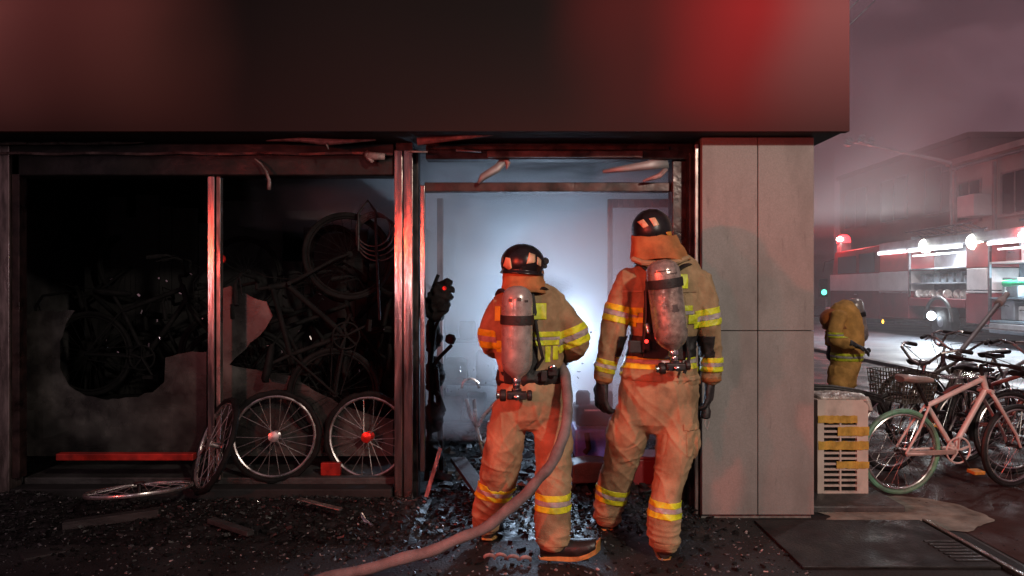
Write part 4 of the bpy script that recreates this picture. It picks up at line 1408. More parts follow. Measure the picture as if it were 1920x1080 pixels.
# ------------------------------------------------------------------ bicycles and wheels
def circle(c, r, n, z=None):
    c = Vector(c)
    return [c + Vector((r * math.cos(2 * math.pi * i / n), 0, r * math.sin(2 * math.pi * i / n))) for i in range(n)]


def bike_wheel(parent, c, r, mats, name="wheel", nsp=24, sub=True, tyre_r=0.019, seed=0):
    """wheel in the XZ plane round C; tyre, rim, spokes and hub under it"""
    c = Vector(c)
    ty = MB().tube(circle(c, r - tyre_r, 44), tyre_r, 8, closed=True).build(name, mats["tyre"], parent, smooth=True)
    MB().tube(circle(c, r - tyre_r * 2 - .006, 44), .010, 8, closed=True, flat=1.3).build("rim", mats["rim"], ty, smooth=True)
    hub = MB().lathe([(.010, -.05), (.022, -.048), (.022, -.034), (.014, -.03), (.014, .03), (.022, .034), (.022, .048), (.010, .05)], c, (0, 1, 0), 14)
    hub.build("hub", mats["hub"], ty, smooth=True)
    sp = MB()
    for i in range(nsp):
        a = 2 * math.pi * i / nsp
        b2 = a + (.35 if i % 2 else -.35)
        s = .04 if (i // 2) % 2 else -.04
        sp.tube([c + Vector((.02 * math.cos(b2), s, .02 * math.sin(b2))), c + Vector(((r - tyre_r * 2 - .01) * math.cos(a), 0, (r - tyre_r * 2 - .01) * math.sin(a)))], .0016, 4, caps=False)
    tag(sp.build("spokes", mats["spoke"], ty), kind="stuff")
    return ty


def make_bike(label, mats, wb=1.0, r=.33, bb=(.42, .30), seat=(.18, .80), sj=(.25, .66), head=(.70, .86), lowhead=(.735, .74), steer=0.0,
              bars="flat", basket=False, guard=False, fender=False, rack=False, group=None, low_frame=False, saddle=True, crank_ring=.10):
    root = thing("bicycle", label, "bicycle", (0, 0, 0), group)
    V = lambda x, z, y=0.0: Vector((x, y, z))
    fr = MB()
    R0, B0 = V(0, r), V(*bb)
    fr.tube([B0, V(*sj)], .0165, 10)
    if low_frame:
        fr.tube([V(*lowhead), V(bb[0] + .12, bb[1] + .16), V(bb[0] - .03, bb[1] + .14)], .019, 10)
        fr.tube([V(lowhead[0] - .005, lowhead[1] + .04), V(bb[0] + .10, bb[1] + .32), V(bb[0] - .10, bb[1] + .26)], .014, 10)
    else:
        fr.tube([V(*sj), V(*head) - V(.0, .03)], .0185, 10)
        fr.tube([V(*lowhead), B0], .0205, 10)
    fr.tube([V(*head), V(*lowhead)], .022, 10)
    for s in (-1, 1):
        fr.tube([V(sj[0], sj[1], s * .02), V(sj[0] * .5, (sj[1] + r) / 2 + .0, s * .055), V(0, r, s * .06)], .009, 8)
        fr.tube([V(bb[0], bb[1], s * .03), V(.12, r - .005, s * .055), V(0, r, s * .06)], .010, 8)
    fr.lathe([(.024, -.04), (.024, .04)], B0, (0, 1, 0), 12)
    fr.build("frame", mats["frame"], root, smooth=True)
    if saddle:
        sd = MB()
        st = V(*seat)
        rows = []
        for i, (dx, w, z, t) in enumerate(((-.13, .055, .012, .03), (-.11, .078, .02, .035), (-.05, .075, .012, .04), (.02, .04, .006, .035), (.09, .022, .002, .03), (.135, .014, -.006, .02))):
            ring = []
            for j in range(12):
                a = 2 * math.pi * j / 12
                ring.append(st + V(dx, z + math.sin(a) * t * (.5 if math.sin(a) > 0 else 1), w * math.cos(a)))
            rows.append(ring)
        b0 = len(sd.v)
        for rg in rows:
            sd.v += rg
        for i in range(5):
            for j in range(12):
                sd.face([b0 + i * 12 + j, b0 + i * 12 + (j + 1) % 12, b0 + (i + 1) * 12 + (j + 1) % 12, b0 + (i + 1) * 12 + j])
        sd.face([b0 + j for j in range(12)])
        sd.face([b0 + 60 + j for j in range(12)])
        so = sd.build("saddle", mats["saddle"], root, smooth=True)
        MB().tube([V(*sj), st - V(.0, .02)], .0135, 10).build("seat_post", mats["metal"], so, smooth=True)
    # steering: fork, wheel, bars turned about the head axis
    piv = V(*lowhead)
    rot = Matrix.Rotation(steer, 3, "Z")

    def T(p):
        return piv + rot @ (Vector(p) - piv)
    fk = MB()
    fa_ = V(wb, r)
    for s in (-1, 1):
        fk.tube([T(V(lowhead[0], lowhead[1], s * .03)), T(V(lowhead[0] + .03, lowhead[1] - .06, s * .055)), T(V(wb - .05, r + .10, s * .055)), T(V(wb, r, s * .055))], [.014, .014, .011, .009], 8)
    fk.tube([T(V(lowhead[0], lowhead[1] - .01, -.06)), T(V(lowhead[0], lowhead[1] - .01, .06))], .016, 8)
    fk.build("fork", mats["frame"], root, smooth=True)
    hb = MB()
    top = V(head[0] - .02, head[1] + .07)
    hb.tube([T(V(*head)), T(top)], .013, 8)
    if bars == "flat":
        line = [V(top.x + .06, top.z + .02, y) + V(-abs(y) * .1, abs(y) * .03) for y in (-.29, -.2, -.1, 0, .1, .2, .29)]
    else:
        line = [V(top.x - .17, top.z + .13, -.27), V(top.x - .04, top.z + .15, -.26), V(top.x + .05, top.z + .12, -.20), V(top.x + .06, top.z + .03, -.09), V(top.x + .05, top.z, 0),
                V(top.x + .06, top.z + .03, .09), V(top.x + .05, top.z + .12, .20), V(top.x - .04, top.z + .15, .26), V(top.x - .17, top.z + .13, .27)]
    hb.tube([T(top), T(V(top.x + .055, top.z + .01))], .014, 8)
    dl = []
    for i in range(len(line) - 1):
        dl += [line[i].lerp(line[i + 1], q / 3) for q in range(3)]
    dl.append(line[-1])
    hb.tube([T(p) for p in dl], .0115, 8)
    ho = hb.build("handlebar", mats["metal"], root, smooth=True)
    for e in (0, -1):
        a, b2 = T(line[e]), T(line[1 if e == 0 else -2])
        d = (b2 - a).normalized()
        MB().tube([a - d * .005, a + d * .10], .017, 8).build("grip", mats["tyre2"], ho, smooth=True)
        q = a + d * .13
        MB().tube([q, q + Vector((.05, 0, -.02)), q + Vector((.045, 0, -.03)) - d * .11], .005, 6).build("brake_lever", mats["metal"], ho, smooth=True)
    MB().tube([T(line[1]) + V(.05, .0), T(V(top.x + .16, top.z + .06, .1)), T(V(top.x + .10, top.z - .05, .02)), T(V(lowhead[0] + .05, lowhead[1] - .05, .04))], .0035, 5).build("brake_cable", mats["tyre2"], ho)
    bike_wheel(root, V(0, r), r, dict(mats, tyre=mats["tyre"]))
    w2 = bike_wheel(root, V(wb, r), r, dict(mats, tyre=mats.get("tyre_front", mats["tyre"])))
    if steer:
        for o in [w2] + list(w2.children):
            o.data.transform(Matrix.Translation(piv) @ rot.to_4x4() @ Matrix.Translation(-piv))
    # crank set
    cr = MB().tube(circle(B0 + V(0, 0, -.055), crank_ring - .006, 32), .0065, 6, closed=True)
    for i in range(5):
        a = i * 1.2566 + .3
        cr.bar(B0 + V(0, 0, -.055), B0 + V((crank_ring - .01) * math.cos(a), (crank_ring - .01) * math.sin(a), -.055), .008, .014)
    co = cr.build("chainring", mats.get("ring", mats["metal"]), root)
    for s, a in ((-1, -1.0), (1, 2.14)):
        e = B0 + V(.165 * math.cos(a), .165 * math.sin(a), s * .075)
        m2 = MB().tube([B0 + V(0, 0, s * .06), e], .009, 6)
        m2.build("crank_arm", mats["metal"], co, smooth=True)
        MB().box(e + V(0, 0, s * .05), (.085, .08, .025)).build("pedal", mats["pedal"], co, bevel=.004)
    if guard:
        MB().span((0, -.062, r - .018), (bb[0] - .02, -.052, r + .018)).build("chain_guard", mats["guard"], root, bevel=.004)
    else:
        ch = MB()
        ch.tube([V(0, r + .035, -.055), B0 + V(0, crank_ring - .006, -.055)], .004, 5)
        ch.tube([V(0, r - .035, -.055), B0 + V(0, -crank_ring + .006, -.055)], .004, 5)
        tag(ch.build("chain", mats["tyre2"], root), kind="stuff")
    if fender:
        for cx, a0, a1 in ((0, .35, 3.3), (wb, .9, 3.6)):
            f = MB()
            pts = [V(cx + (r + .018) * math.cos(a0 + (a1 - a0) * i / 14), r + (r + .018) * math.sin(a0 + (a1 - a0) * i / 14)) for i in range(15)]
            if cx and steer:
                pts = [T(p) for p in pts]
            f.tube(pts, .026, 8, flat=.25)
            f.build("mudguard", mats["fender"], root, smooth=True)
    if rack:
        k2 = MB()
        for y in (-.06, 0, .06):
            k2.tube([V(sj[0] - .02, .74, y), V(-.25, .74, y)], .006, 6)
        for x in (.0, -.12, -.24):
            k2.tube([V(x, .74, -.06), V(x, .74, .06)], .005, 6)
        for y in (-.06, .06):
            k2.tube([V(-.1, .74, y), V(0, r, y)], .006, 6)
        k2.build("carrier", mats["metal"], root, smooth=True)
    if basket:
        k2 = MB()
        bx0, bx1, bz0, bz1 = head[0] + .06, head[0] + .36, head[1] - .21, head[1] + .02
        for i in range(8):
            z = bz0 + (bz1 - bz0) * i / 7
            e = .03 * i / 7
            k2.tube([T(p) for p in (V(bx0 - e, z, -.16 - e), V(bx1 + e, z, -.16 - e), V(bx1 + e, z, .16 + e), V(bx0 - e, z, .16 + e))], .0045, 5, closed=True)
        for i in range(12):
            for j in (0, 1):
                y = -.16 + .32 * i / 11
                x = bx0 if j == 0 else bx1
                e = .03 * (1 if j else -1)
                k2.tube([T(V(x, bz0, y)), T(V(x + e, bz1, y * 1.19))], .0038, 5)
                x2 = bx0 + (bx1 - bx0) * i / 11
                yy = .16 * (1 if j else -1)
                k2.tube([T(V(x2, bz0, yy)), T(V(x2, bz1, yy * 1.19))], .0038, 5)
        for i in range(9):
            y = -.16 + .32 * i / 8
            k2.tube([T(V(bx0, bz0, y)), T(V(bx1, bz0, y))], .0038, 5)
        k2.build("basket", mats["basket"], root)
    return root


def pose(o, loc, heading=0.0, lean=0.0, pitch=0.0):
    o.location = loc
    o.rotation_euler = (Matrix.Rotation(heading, 3, "Z") @ Matrix.Rotation(pitch, 3, "Y") @ Matrix.Rotation(lean, 3, "X")).to_euler()


BM = dict(tyre="black_rubber", tyre2="black_rubber", rim="rim_alloy", hub="dark_metal", spoke="rim_alloy", frame="black_paint", metal="rim_alloy", saddle="saddle_leather",
          pedal="black_rubber", guard="packing_tape", fender="grey_paint", basket="wicker_dark")
bk = make_bike("pale pink bicycle with a green rear tyre leaning beside the outdoor unit", dict(BM, tyre="green_rubber", tyre_front="black_rubber", frame="pink_paint", ring="pink_paint", pedal="amber_plastic", saddle="pink_paint_dull", guard="pink_paint_dull", metal="dark_metal"),
               wb=.97, r=.315, bb=(.42, .325), sj=(.20, .645), seat=(.10, .84), head=(.63, .86), lowhead=(.665, .755), steer=.16, guard=True, bars="flat")
q = P(1685, 850, 5.36)
pose(bk, (q.x, q.y, 0.005), .15, .06)
bk = make_bike("black city bicycle with a front wire basket, behind the pale pink one", dict(BM, frame="black_paint", rim="rim_alloy"), wb=1.05, steer=-.25, bars="up", basket=True, low_frame=True, rack=True, seat=(.16, .82), head=(.76, .80), lowhead=(.785, .70))
q = P(1812, 0, 6.5)
pose(bk, (q.x, q.y, 0.005), math.pi + .55, -.05)
bk = make_bike("red bicycle with mudguards parked behind the pale pink frame", dict(BM, frame="red_paint", fender="red_paint"), wb=1.04, steer=.3, bars="up", fender=True, rack=True, seat=(.14, .80), head=(.70, .80), lowhead=(.73, .71))
q = P(1805, 0, 6.35)
pose(bk, (q.x, q.y, 0.005), .22, .05)
bk = make_bike("grey bicycle with upright handlebar farthest back among the parked bicycles", dict(BM, frame="grey_paint"), wb=1.04, steer=-.3, bars="up", fender=True, seat=(.16, .84), head=(.73, .84))
q = P(1900, 0, 7.5)
pose(bk, (q.x, q.y, 0.005), math.pi + .1, .05)
bk = make_bike("dark bicycle at the photo's right edge with its wheel beside the pink front wheel", dict(BM, frame="charred_metal", rim="rim_alloy", fender="black_paint"), wb=1.04, steer=.1, fender=True, bars="up")
q = P(1898, 0, 5.95)
pose(bk, (q.x, q.y, 0.005), .12, -.06)

bk = make_bike("olive bicycle crammed between the black basket bicycle and the outdoor unit", dict(BM, frame="wicker_dark", fender="grey_paint"), wb=1.04, steer=.3, bars="up", fender=True, seat=(.14, .80), head=(.70, .80), lowhead=(.73, .71))
q = P(1700, 0, 6.9)
pose(bk, (q.x, q.y, 0.005), .5, .06)
bk = make_bike("silver bicycle behind the red one, its chrome bars above the others", dict(BM, frame="frame_grey"), wb=1.04, steer=.3, bars="flat", seat=(.14, .84), rack=True)
q = P(1850, 0, 7.1)
pose(bk, (q.x, q.y, 0.005), .3, -.06)

# burnt bicycles inside the shop
CM = {k2: "charred" for k2 in BM}
CM.update(rim="charred", metal="charred", spoke="charred", tyre_front="charred")
G = "burnt bicycles inside the shop"
b0 = make_bike("burnt black bicycle on the stand in the left window", CM, steer=.2, group=G, bars="up")
pose(b0, P(168, 743, 5.72), .05)


def burnt(label, loc, heading, lean=0, pitch=0):
    c = copy_tree(b0, label)
    pose(c, loc, heading, lean, pitch)


burnt("burnt bicycle hanging upright beside the big silver door post", P(712, 742, 5.42), .38, 0, -1.46)
burnt("burnt bicycle hanging on end in the middle of the second window", P(600, 720, 6.3), 2.6, 0, -1.5)
burnt("burnt bicycle hanging on end just right of the mullion", P(520, 725, 6.6), .5, .2, -1.5)
burnt("burnt bicycle on the display floor behind the second window", P(470, 778, 5.6), .3, .1, 0)
burnt("burnt bicycle slumped low behind the two upright loose wheels", P(405, 772, 5.9), -.05, -.15, 0)
burnt("burnt bicycle parked deep behind the left window", P(260, 760, 6.6), .2, .05, 0)
burnt("burnt bicycle hanging on end at the back of the left window", P(290, 700, 7.2), 1.2, 0, -1.5)
tb = thing("display_table", "sooty display table under the burnt bicycle in the left window", "table", P(200, 800, 5.6) * 1.0)
tb.location.z = 0
ORG[tb.name] = Vector(tb.location)
c = Vector(tb.location)
MB().span((c.x - .5, c.y - .15, .60), (c.x + .75, c.y + .4, .64)).build("table_top", "charred", tb, bevel=.006)
for dx in (-.45, .7):
    for dy in (-.1, .35):
        MB().span((c.x + dx - .02, c.y + dy - .02, .2), (c.x + dx + .02, c.y + dy + .02, .598)).build("leg", "charred", tb)


# loose wheels in front of the windows
def loose_wheel(label, c, r, rot, hub="rim_alloy", nsp=22, tyre=True, group="loose bicycle wheels by the windows"):
    root = thing("bicycle_wheel", label, "bicycle wheel", (0, 0, 0), group)
    MB().tube(circle((0, 0, 0), r, 56), .0115, 8, closed=True, flat=1.2).build("rim", "rim_alloy", root, smooth=True)
    if tyre:
        pts = [p * (1 + .012 * math.sin(i * 1.1)) for i, p in enumerate(circle((0, 0, 0), r + .026, 56))]
        MB().tube(pts, [.020 + .003 * math.sin(i * 2.3) for i in range(56)], 8, closed=True).build("tyre", "charred", root, smooth=True)
    MB().lathe([(.008, -.05), (.036, -.045), (.036, -.036), (.016, -.03), (.016, .03), (.036, .036), (.036, .045), (.008, .05)], (0, 0, 0), (0, 1, 0), 20).build("hub", hub, root, smooth=True)
    first = None
    for i in range(nsp):
        a = 2 * math.pi * i / nsp
        if R.random() < .06:
            continue
        s = .036 if i % 2 else -.036
        sw = .5 if (i // 2) % 2 else -.5
        m2 = Matrix.Rotation(-a, 4, "Y")
        key = (i % 2, (i // 2) % 2)
        if first is None:
            first = {}
        if key not in first:
            mb = MB().tube([(.033 * math.cos(sw), s, .033 * math.sin(sw)), (r - .006, 0, 0)], .0026, 5)
            o = mb.build("spoke", "rim_alloy", root)
            first[key] = o
        else:
            o = first[key].copy()
            COL.objects.link(o)
            o.parent = root
        o.rotation_euler = m2.to_euler()
    root.location = c
    root.rotation_euler = rot.to_euler()
    return root


Rx = lambda a: Matrix.Rotation(a, 3, "X")
Rz = lambda a: Matrix.Rotation(a, 3, "Z")
loose_wheel("upright loose wheel with a silver hub, middle one of the three by the windows", P(515, 818, 5.11), .272, Rz(.12) @ Rx(-.10), "rim_alloy")
loose_wheel("loose wheel half hidden by the big door post, red reflection painted on its hub", P(690, 819, 5.17), .272, Rz(-.10) @ Rx(-.08), "red_lens_and_glint")
d1 = Vector((.43, 0, .903))
m1 = Vector((-.903, 0, .43))
w1 = (m1 * .54 + Vector((0, .842, 0))).normalized()
loose_wheel("tilted loose wheel leaning edge on in front of the thin mullion", P(403, 835, 4.80), .275, Matrix((d1, w1.cross(d1), w1)).transposed(), "rim_alloy")
loose_wheel("bent bare wheel lying flat on the debris below the bar painted as a red reflection", P(262, 918, 4.62), .30, Rz(.5) @ Rx(math.pi / 2 - .14) , "dark_metal", tyre=False)
# coil of cable hanging in the second window
cc = thing("cable_coil", "coil of burnt cable hanging beside the big door post", "cable", P(700, 450, 5.4))
for i in range(4):
    c = P(700 + i * 3, 430 + i * 6, 5.4 + .01 * i)
    MB().tube(circle(c, .125 + .012 * i, 30), .006, 6, closed=True).build("loop", "charred_metal", cc, smooth=True)
MB().tube([P(672, 470, 5.4), P(672, 400, 5.4), P(690, 376, 5.4), P(704, 396, 5.4), P(706, 470, 5.4), P(712, 600, 5.4)], .010, 8).build("loop", "charred_metal", cc, smooth=True)

# burnt shelf with boxes, back left in the doorway
sh = thing("burnt_shelf", "charred low shelf standing in the smoke at the left of the doorway", "shelf", (-.42, 7.0, .02))
for x in (-.66, -.12):
    for y in (6.85, 7.2):
        MB().span((x - .018, y - .018, .02), (x + .018, y + .018, 1.15 + .1 * (x < -.4))).build("post", "charred", sh)
for z in (.25, .62, 1.0):
    MB().bar((-.70, 7.02, z), (-.08, 7.02, z + .03 * math.sin(z * 9)), .38, .02).build("shelf_board", "charred", sh)
for i, (x, z, w, h) in enumerate(((-.56, .27, .16, .2), (-.34, .27, .18, .24), (-.52, .65, .2, .18), (-.25, .64, .16, .26), (-.42, 1.02, .14, .16), (-.2, 1.03, .1, .12))):
    bm = bmesh.new()
    bmesh.ops.create_cube(bm, size=1)
    bmesh.ops.scale(bm, verts=bm.verts, vec=(w, .24, h))
    bmesh.ops.translate(bm, verts=bm.verts, vec=(x, 7.0, z + h / 2))
    t = thing("burnt_box", "charred box on the burnt shelf in the doorway smoke", "box", (x, 7.0, z), "charred boxes on the burnt shelf")
    me = fuse(bm, .02, 2)
    wrinkle(me, lambda c: .035 * noise.noise(c * 11))
    finish(me, "box_body", "charred", t)
# bright scraps of metal caught among the burnt stock
rs = random.Random(21)
mb = MB()
for _ in range(150):
    px, py = rs.choice(((rs.uniform(420, 735), rs.uniform(540, 740)), (rs.uniform(190, 385), rs.uniform(500, 720)), (rs.uniform(820, 930), rs.uniform(660, 860)), (rs.uniform(1070, 1180), rs.uniform(600, 760))))
    c = P(px, py, rs.uniform(5.5, 6.2))
    s = rs.uniform(.004, .014)
    mb.box(c, (s, s * rs.uniform(.4, 1), s * rs.uniform(.6, 3)), Matrix.Rotation(rs.uniform(0, 3), 3, "Y") @ Matrix.Rotation(rs.uniform(0, 3), 3, "Z"))
tag(mb.build("metal_debris", "chrome"), kind="stuff")

# ------------------------------------------------------------------ outdoor unit beside the pillar
YU = 5.22
ux0, ux1 = P(1533, 0, YU).x, P(1628, 0, YU).x
zt, zb = P(0, 750, YU).z, P(0, 933, YU).z
un = thing("outdoor_unit", "pale air conditioner outdoor unit with taped grille beside the granite pillar", "air conditioner", ((ux0 + ux1) / 2, YU, .06))
gx0, gx1, gxm = P(1545, 0, YU).x, P(1607, 0, YU).x, P(1576, 0, YU).x
gz1, gz0 = P(0, 789, YU).z, P(0, 921, YU).z
MB().span((ux0, YU + .03, zb), (ux1, YU + .33, zt)).build("casing", "unit_plastic", un, bevel=.012)
fp = MB().span((gx0, YU + .024, gz0), (gx1, YU + .028, gz1)).build("grille_back", "charred", un)
for a, b2 in (((ux0, zb), (gx0, zt)), ((gx1, zb), (ux1, zt)), ((gx0, gz1), (gx1, zt)), ((gx0, zb), (gx1, gz0))):
    MB().span((a[0], YU, a[1]), (b2[0], YU + .028, b2[1])).build("front_panel", "unit_plastic", un)
MB().span((gxm - .006, YU, gz0), (gxm + .006, YU + .02, gz1)).build("grille_bar", "unit_plastic", un)
first = None
for i in range(13):
    z = gz0 + (gz1 - gz0) * (i + .5) / 13 + (gz1 - gz0) / 26
    if i == 12:
        break
    if first is None:
        first = MB().span((gx0, YU + .003, z - .0075), (gx1, YU + .018, z + .0075)).build("slat", "unit_plastic", un)
        z0 = z
    else:
        o = first.copy()
        COL.objects.link(o)
        o.parent = un
        o.location.z = z - z0
for y0, y1, xa, xb in ((779, 793, 1533, 1607), (800, 817, 1570, 1629), (827, 843, 1534, 1628), (865, 878, 1568, 1629)):
    m2 = MB()
    n2 = 14
    a, b2 = P(xa, y0, YU), P(xb, y1, YU)
    vs = []
    for i in range(n2 + 1):
        for z in (a.z, b2.z):
            vs.append(Vector((a.x + (b2.x - a.x) * i / n2, YU - .004 - R.uniform(0, .004), z + R.uniform(-.003, .003))))
    for i in range(n2):
        m2.poly([vs[i * 2], vs[i * 2 + 1], vs[i * 2 + 3], vs[i * 2 + 2]])
    o = m2.build("tape_strip", "packing_tape", un)
    s = o.modifiers.new("t", "SOLIDIFY")
    s.thickness = .0015
# crumpled cover on top
bm = bmesh.new()
loft(bm, [(Vector((ux0 + .04, YU + .17, zt + .006)), .016, .15), (Vector((ux1 - .12, YU + .17, zt + .008)), .022, .16), (Vector((ux1 + .01, YU + .16, zt - .012)), .035, .17), (Vector((ux1 + .025, YU + .15, zt - .09)), .03, .155)])
me = fuse(bm, .009, 2)
wrinkle(me, lambda c: .007 * ridge(c * 14) + .004 * ridge(c * 33))
finish(me, "plastic_cover", "cover_plastic", un, smooth=False)
MB().span((P(1597, 0, YU).x, YU + .01, P(0, 946, YU).z), (P(1618, 0, YU).x, YU + .30, zb + .01)).build("foot", "unit_plastic", un, bevel=.005)
MB().span((P(1540, 0, YU).x, YU + .05, P(0, 946, YU).z), (P(1556, 0, YU).x, YU + .30, zb + .01)).build("foot", "unit_plastic", un, bevel=.005)
cb = thing("pipe_bundle", "bundle of dark drooping pipes lying across the top of the outdoor unit", "pipe", P(1580, 735, 5.5))
for i in range(4):
    MB().tube([P(1522, 722 + i * 5, 5.55), P(1560, 724 + i * 4, 5.5), P(1610, 732 + i * 3, 5.5), P(1650, 742 + i * 4, 5.55), P(1668, 775 + i * 5, 5.6)], .010 + .003 * (i % 2), 8).build("pipe", "charred_metal", cb, smooth=True)

# drain plate
dp = thing("drain_plate", "black steel drain plate with a raised rim set in the pavement", "drain cover", (2.06, 4.33, 0))
MB().span((1.545, 3.93, .006), (2.60, 4.72, .022)).build("plate", "steel_plate", dp, bevel=.004)
MB().span((2.604, 3.72, .006), (2.635, 4.70, .036)).build("rim_bar", "brushed_steel", dp, bevel=.004)
for i in range(7):
    MB().span((2.40, 4.0 + i * .05, .022), (2.58, 4.022 + i * .05, .029)).build("slot_bar", "dark_metal", dp, bevel=.003)

# ------------------------------------------------------------------ things in the doorway
cp = thing("compressor", "soot black compressor on a blue base just inside the doorway", "compressor", P(1108, 880, 5.5) * 1.0)
cp.location.z = .02
ORG[cp.name] = Vector(cp.location)
YCp = 5.5
MB().span(P(1078, 862, YCp), P(1180, 805, YCp) + Vector((0, .35, 0))).build("base", "blue_plastic", cp, bevel=.02)
MB().span(P(1080, 800, YCp + .02), P(1150, 762, YCp + .02) + Vector((0, .3, 0))).build("motor_housing", "charred", cp, bevel=.025)
MB().lathe([(.03, 0), (.055, .01), (.055, .10), (.04, .12)], P(1093, 762, 5.65), (0, 0, 1), 16).build("cylinder_head", "charred", cp, smooth=True)
MB().lathe([(.03, 0), (.05, .01), (.05, .10), (.035, .13)], P(1137, 764, 5.65), (0, 0, 1), 16).build("cylinder_head", "charred", cp, smooth=True)
MB().span(P(1096, 771, 5.515), P(1132, 768, 5.515) + Vector((0, .02, 0))).build("name_plate", "scrap_pale", cp)
MB().tube([P(1100, 812, 5.47), P(1104, 840, 5.46), P(1096, 850, 5.46)], .02, 8).build("hand_hold", "charred", cp, smooth=True)
for px in (1086, 1170):
    MB().span(P(px - 6, 0, YCp) * 1.0 + Vector((0, .05, -P(0, 0, YCp).z + .02)), (P(px + 6, 0, YCp).x, YCp + .3, P(0, 861, YCp).z)).build("foot", "charred", cp)
bx = thing("stone_block", "grey rubble block in front of the compressor", "block", P(1105, 900, 5.2))
MB().prism([P(x, y, 5.2) for x, y in ((1072, 908), (1074, 872), (1100, 866), (1138, 868), (1142, 905))], (0, .22, 0)).build("block_face", "dark_concrete", bx, bevel=.012)
rb = thing("red_box", "dark red box on the shop floor seen between the taller firefighter's legs", "box", P(1212, 910, 5.4))
MB().span(P(1185, 912, 5.4), P(1240, 862, 5.4) + Vector((0, .25, 0))).build("box_body", "engine_maroon", rb, bevel=.01)
MB().span(P(1184, 862, 5.395), P(1241, 857, 5.395) + Vector((0, .26, 0))).build("lid", "engine_maroon", rb, bevel=.004)
pkt = thing("charred_plank", "grey charred plank sloping down inside the doorway", "plank", P(880, 900, 5.1))
MB().bar(P(858, 860, 5.45), P(905, 925, 4.95), .11, .03).build("plank_board", "wood_plank", pkt, bevel=.003)
fr = thing("bent_frame", "bent pale metal frame standing inside the doorway left of the shorter firefighter", "frame", P(905, 860, 5.6))
for a in ([P(874, 748, 5.6), P(881, 778, 5.6), P(893, 800, 5.6), P(906, 850, 5.6), P(914, 905, 5.6)], [P(889, 748, 5.62), P(891, 776, 5.62), P(893, 800, 5.6)], [P(932, 752, 5.65), P(905, 782, 5.65), P(896, 800, 5.6)],
          [P(918, 790, 5.6), P(915, 815, 5.62), P(930, 840, 5.62)], [P(905, 830, 5.6), P(940, 800, 5.7)]):
    MB().tube(a, .016, 8).build("bent_tube", "plain_white" if a[0].x < -.29 and len(a) < 5 else "rim_alloy", fr, smooth=True)
MB().tube([P(882 + 16 * math.cos(a), 728 - 18 * math.sin(a), 5.9) for a in [i * .35 for i in range(10)]], .012, 8).build("bent_tube", "rim_alloy", fr, smooth=True)
hb2 = thing("burnt_bar_tangle", "narrow upright tangle of burnt bars and lumps by the doorway's left jamb", "burnt scrap", P(812, 560, 5.3))
for a in ([P(806, 700, 5.3), P(815, 620, 5.3), P(836, 560, 5.28), P(842, 535, 5.25)], [P(806, 560, 5.3), P(822, 540, 5.28), P(852, 546, 5.25)], [P(808, 690, 5.3), P(826, 668, 5.28), P(846, 648, 5.2)], [P(806, 640, 5.3), P(812, 540, 5.3), P(822, 515, 5.3)]):
    MB().tube(a, .014, 8).build("burnt_bar", "charred", hb2, smooth=True)
for a in ([P(800, 900, 5.4), P(806, 800, 5.35), P(810, 700, 5.3)], [P(828, 880, 5.5), P(824, 780, 5.4), P(818, 690, 5.3)], [P(804, 720, 5.4), P(822, 742, 5.3), P(832, 770, 5.4)], [P(812, 590, 5.3), P(806, 690, 5.35), P(812, 800, 5.4)]):
    MB().tube(a, .020, 8).build("burnt_bar", "charred", hb2, smooth=True)
for px, py, w in ((810, 630, .05), (812, 700, .06), (812, 780, .055), (806, 850, .06)):
    bm = bmesh.new()
    loft(bm, [(P(px, py - 22, 5.4), w * .6, .05), (P(px + 3, py, 5.4), w, .06), (P(px - 2, py + 24, 5.4), w * .7, .05)])
    me = fuse(bm, .012, 1)
    wrinkle(me, lambda c: .03 * ridge(c * 15))
    finish(me, "melted_lump", "charred", hb2)
MB().lathe([(.01, 0), (.034, .01), (.038, .05), (.02, .07)], P(842, 645, 5.22), (.3, 0, 1), 12).build("knob", "charred", hb2, smooth=True)
bm = bmesh.new()
loft(bm, [(P(815, 590, 5.3), .05, .05), (P(822, 565, 5.28), .075, .06), (P(832, 545, 5.27), .06, .05), (P(838, 532, 5.26), .03, .03)])
me = fuse(bm, .010, 1)
wrinkle(me, lambda c: .03 * ridge(c * 18))
finish(me, "melted_lump", "charred", hb2)
MB().lathe([(.012, 0), (.018, .004), (.012, .012)], P(833, 541, 5.21), (0, -1, 0), 12).build("tail_reflector", "red_lens_and_glint", hb2, smooth=True)
st = thing("leaning_strip", "thin pale metal strip leaning against the doorway's left jamb", "metal strip", P(790, 960, 4.85))
MB().bar(P(790, 962, 4.86), P(826, 840, 4.99), .025, .006).build("strip_bar", "dull_alloy", st)
fb2 = thing("fallen_bar", "silver metal bar with a bent end lying on the debris left of the hose", "metal bar", P(705, 985, 4.55))
MB().tube([P(672, 972, 4.6), P(678, 965, 4.58), P(684, 976, 4.55), P(712, 998, 4.5), P(742, 1016, 4.42)], .012, 8).build("bar_tube", "chrome", fb2, smooth=True)
cl = thing("curled_plastic", "pale curled strip of plastic on the ground beside the shorter firefighter's boot", "plastic scrap", P(950, 1050, 4.0))
for cx in (918, 938, 962, 985):
    c = P(cx, 1050 + (cx % 7), 4.02)
    MB().tube([c + Vector((.03 * math.cos(a), -.02 * math.sin(a), .012 + .026 * math.sin(a))) for a in [i * .5 - .4 for i in range(8)]], [.004 + .009 * math.sin(i / 7 * 3.1) for i in range(8)], 8, flat=.4).build("curl", "peeling_film", cl, smooth=True)
rl = thing("tail_reflector", "round red reflector glinting just right of the mullion", "reflector", P(417, 487, 5.3))
MB().lathe([(.004, 0), (.032, .004), (.034, .014), (.030, .02), (.012, .024)], P(417, 487, 5.3), (-.2, -1, .2), 18).build("lens", "red_lens_and_glint", rl, smooth=True)
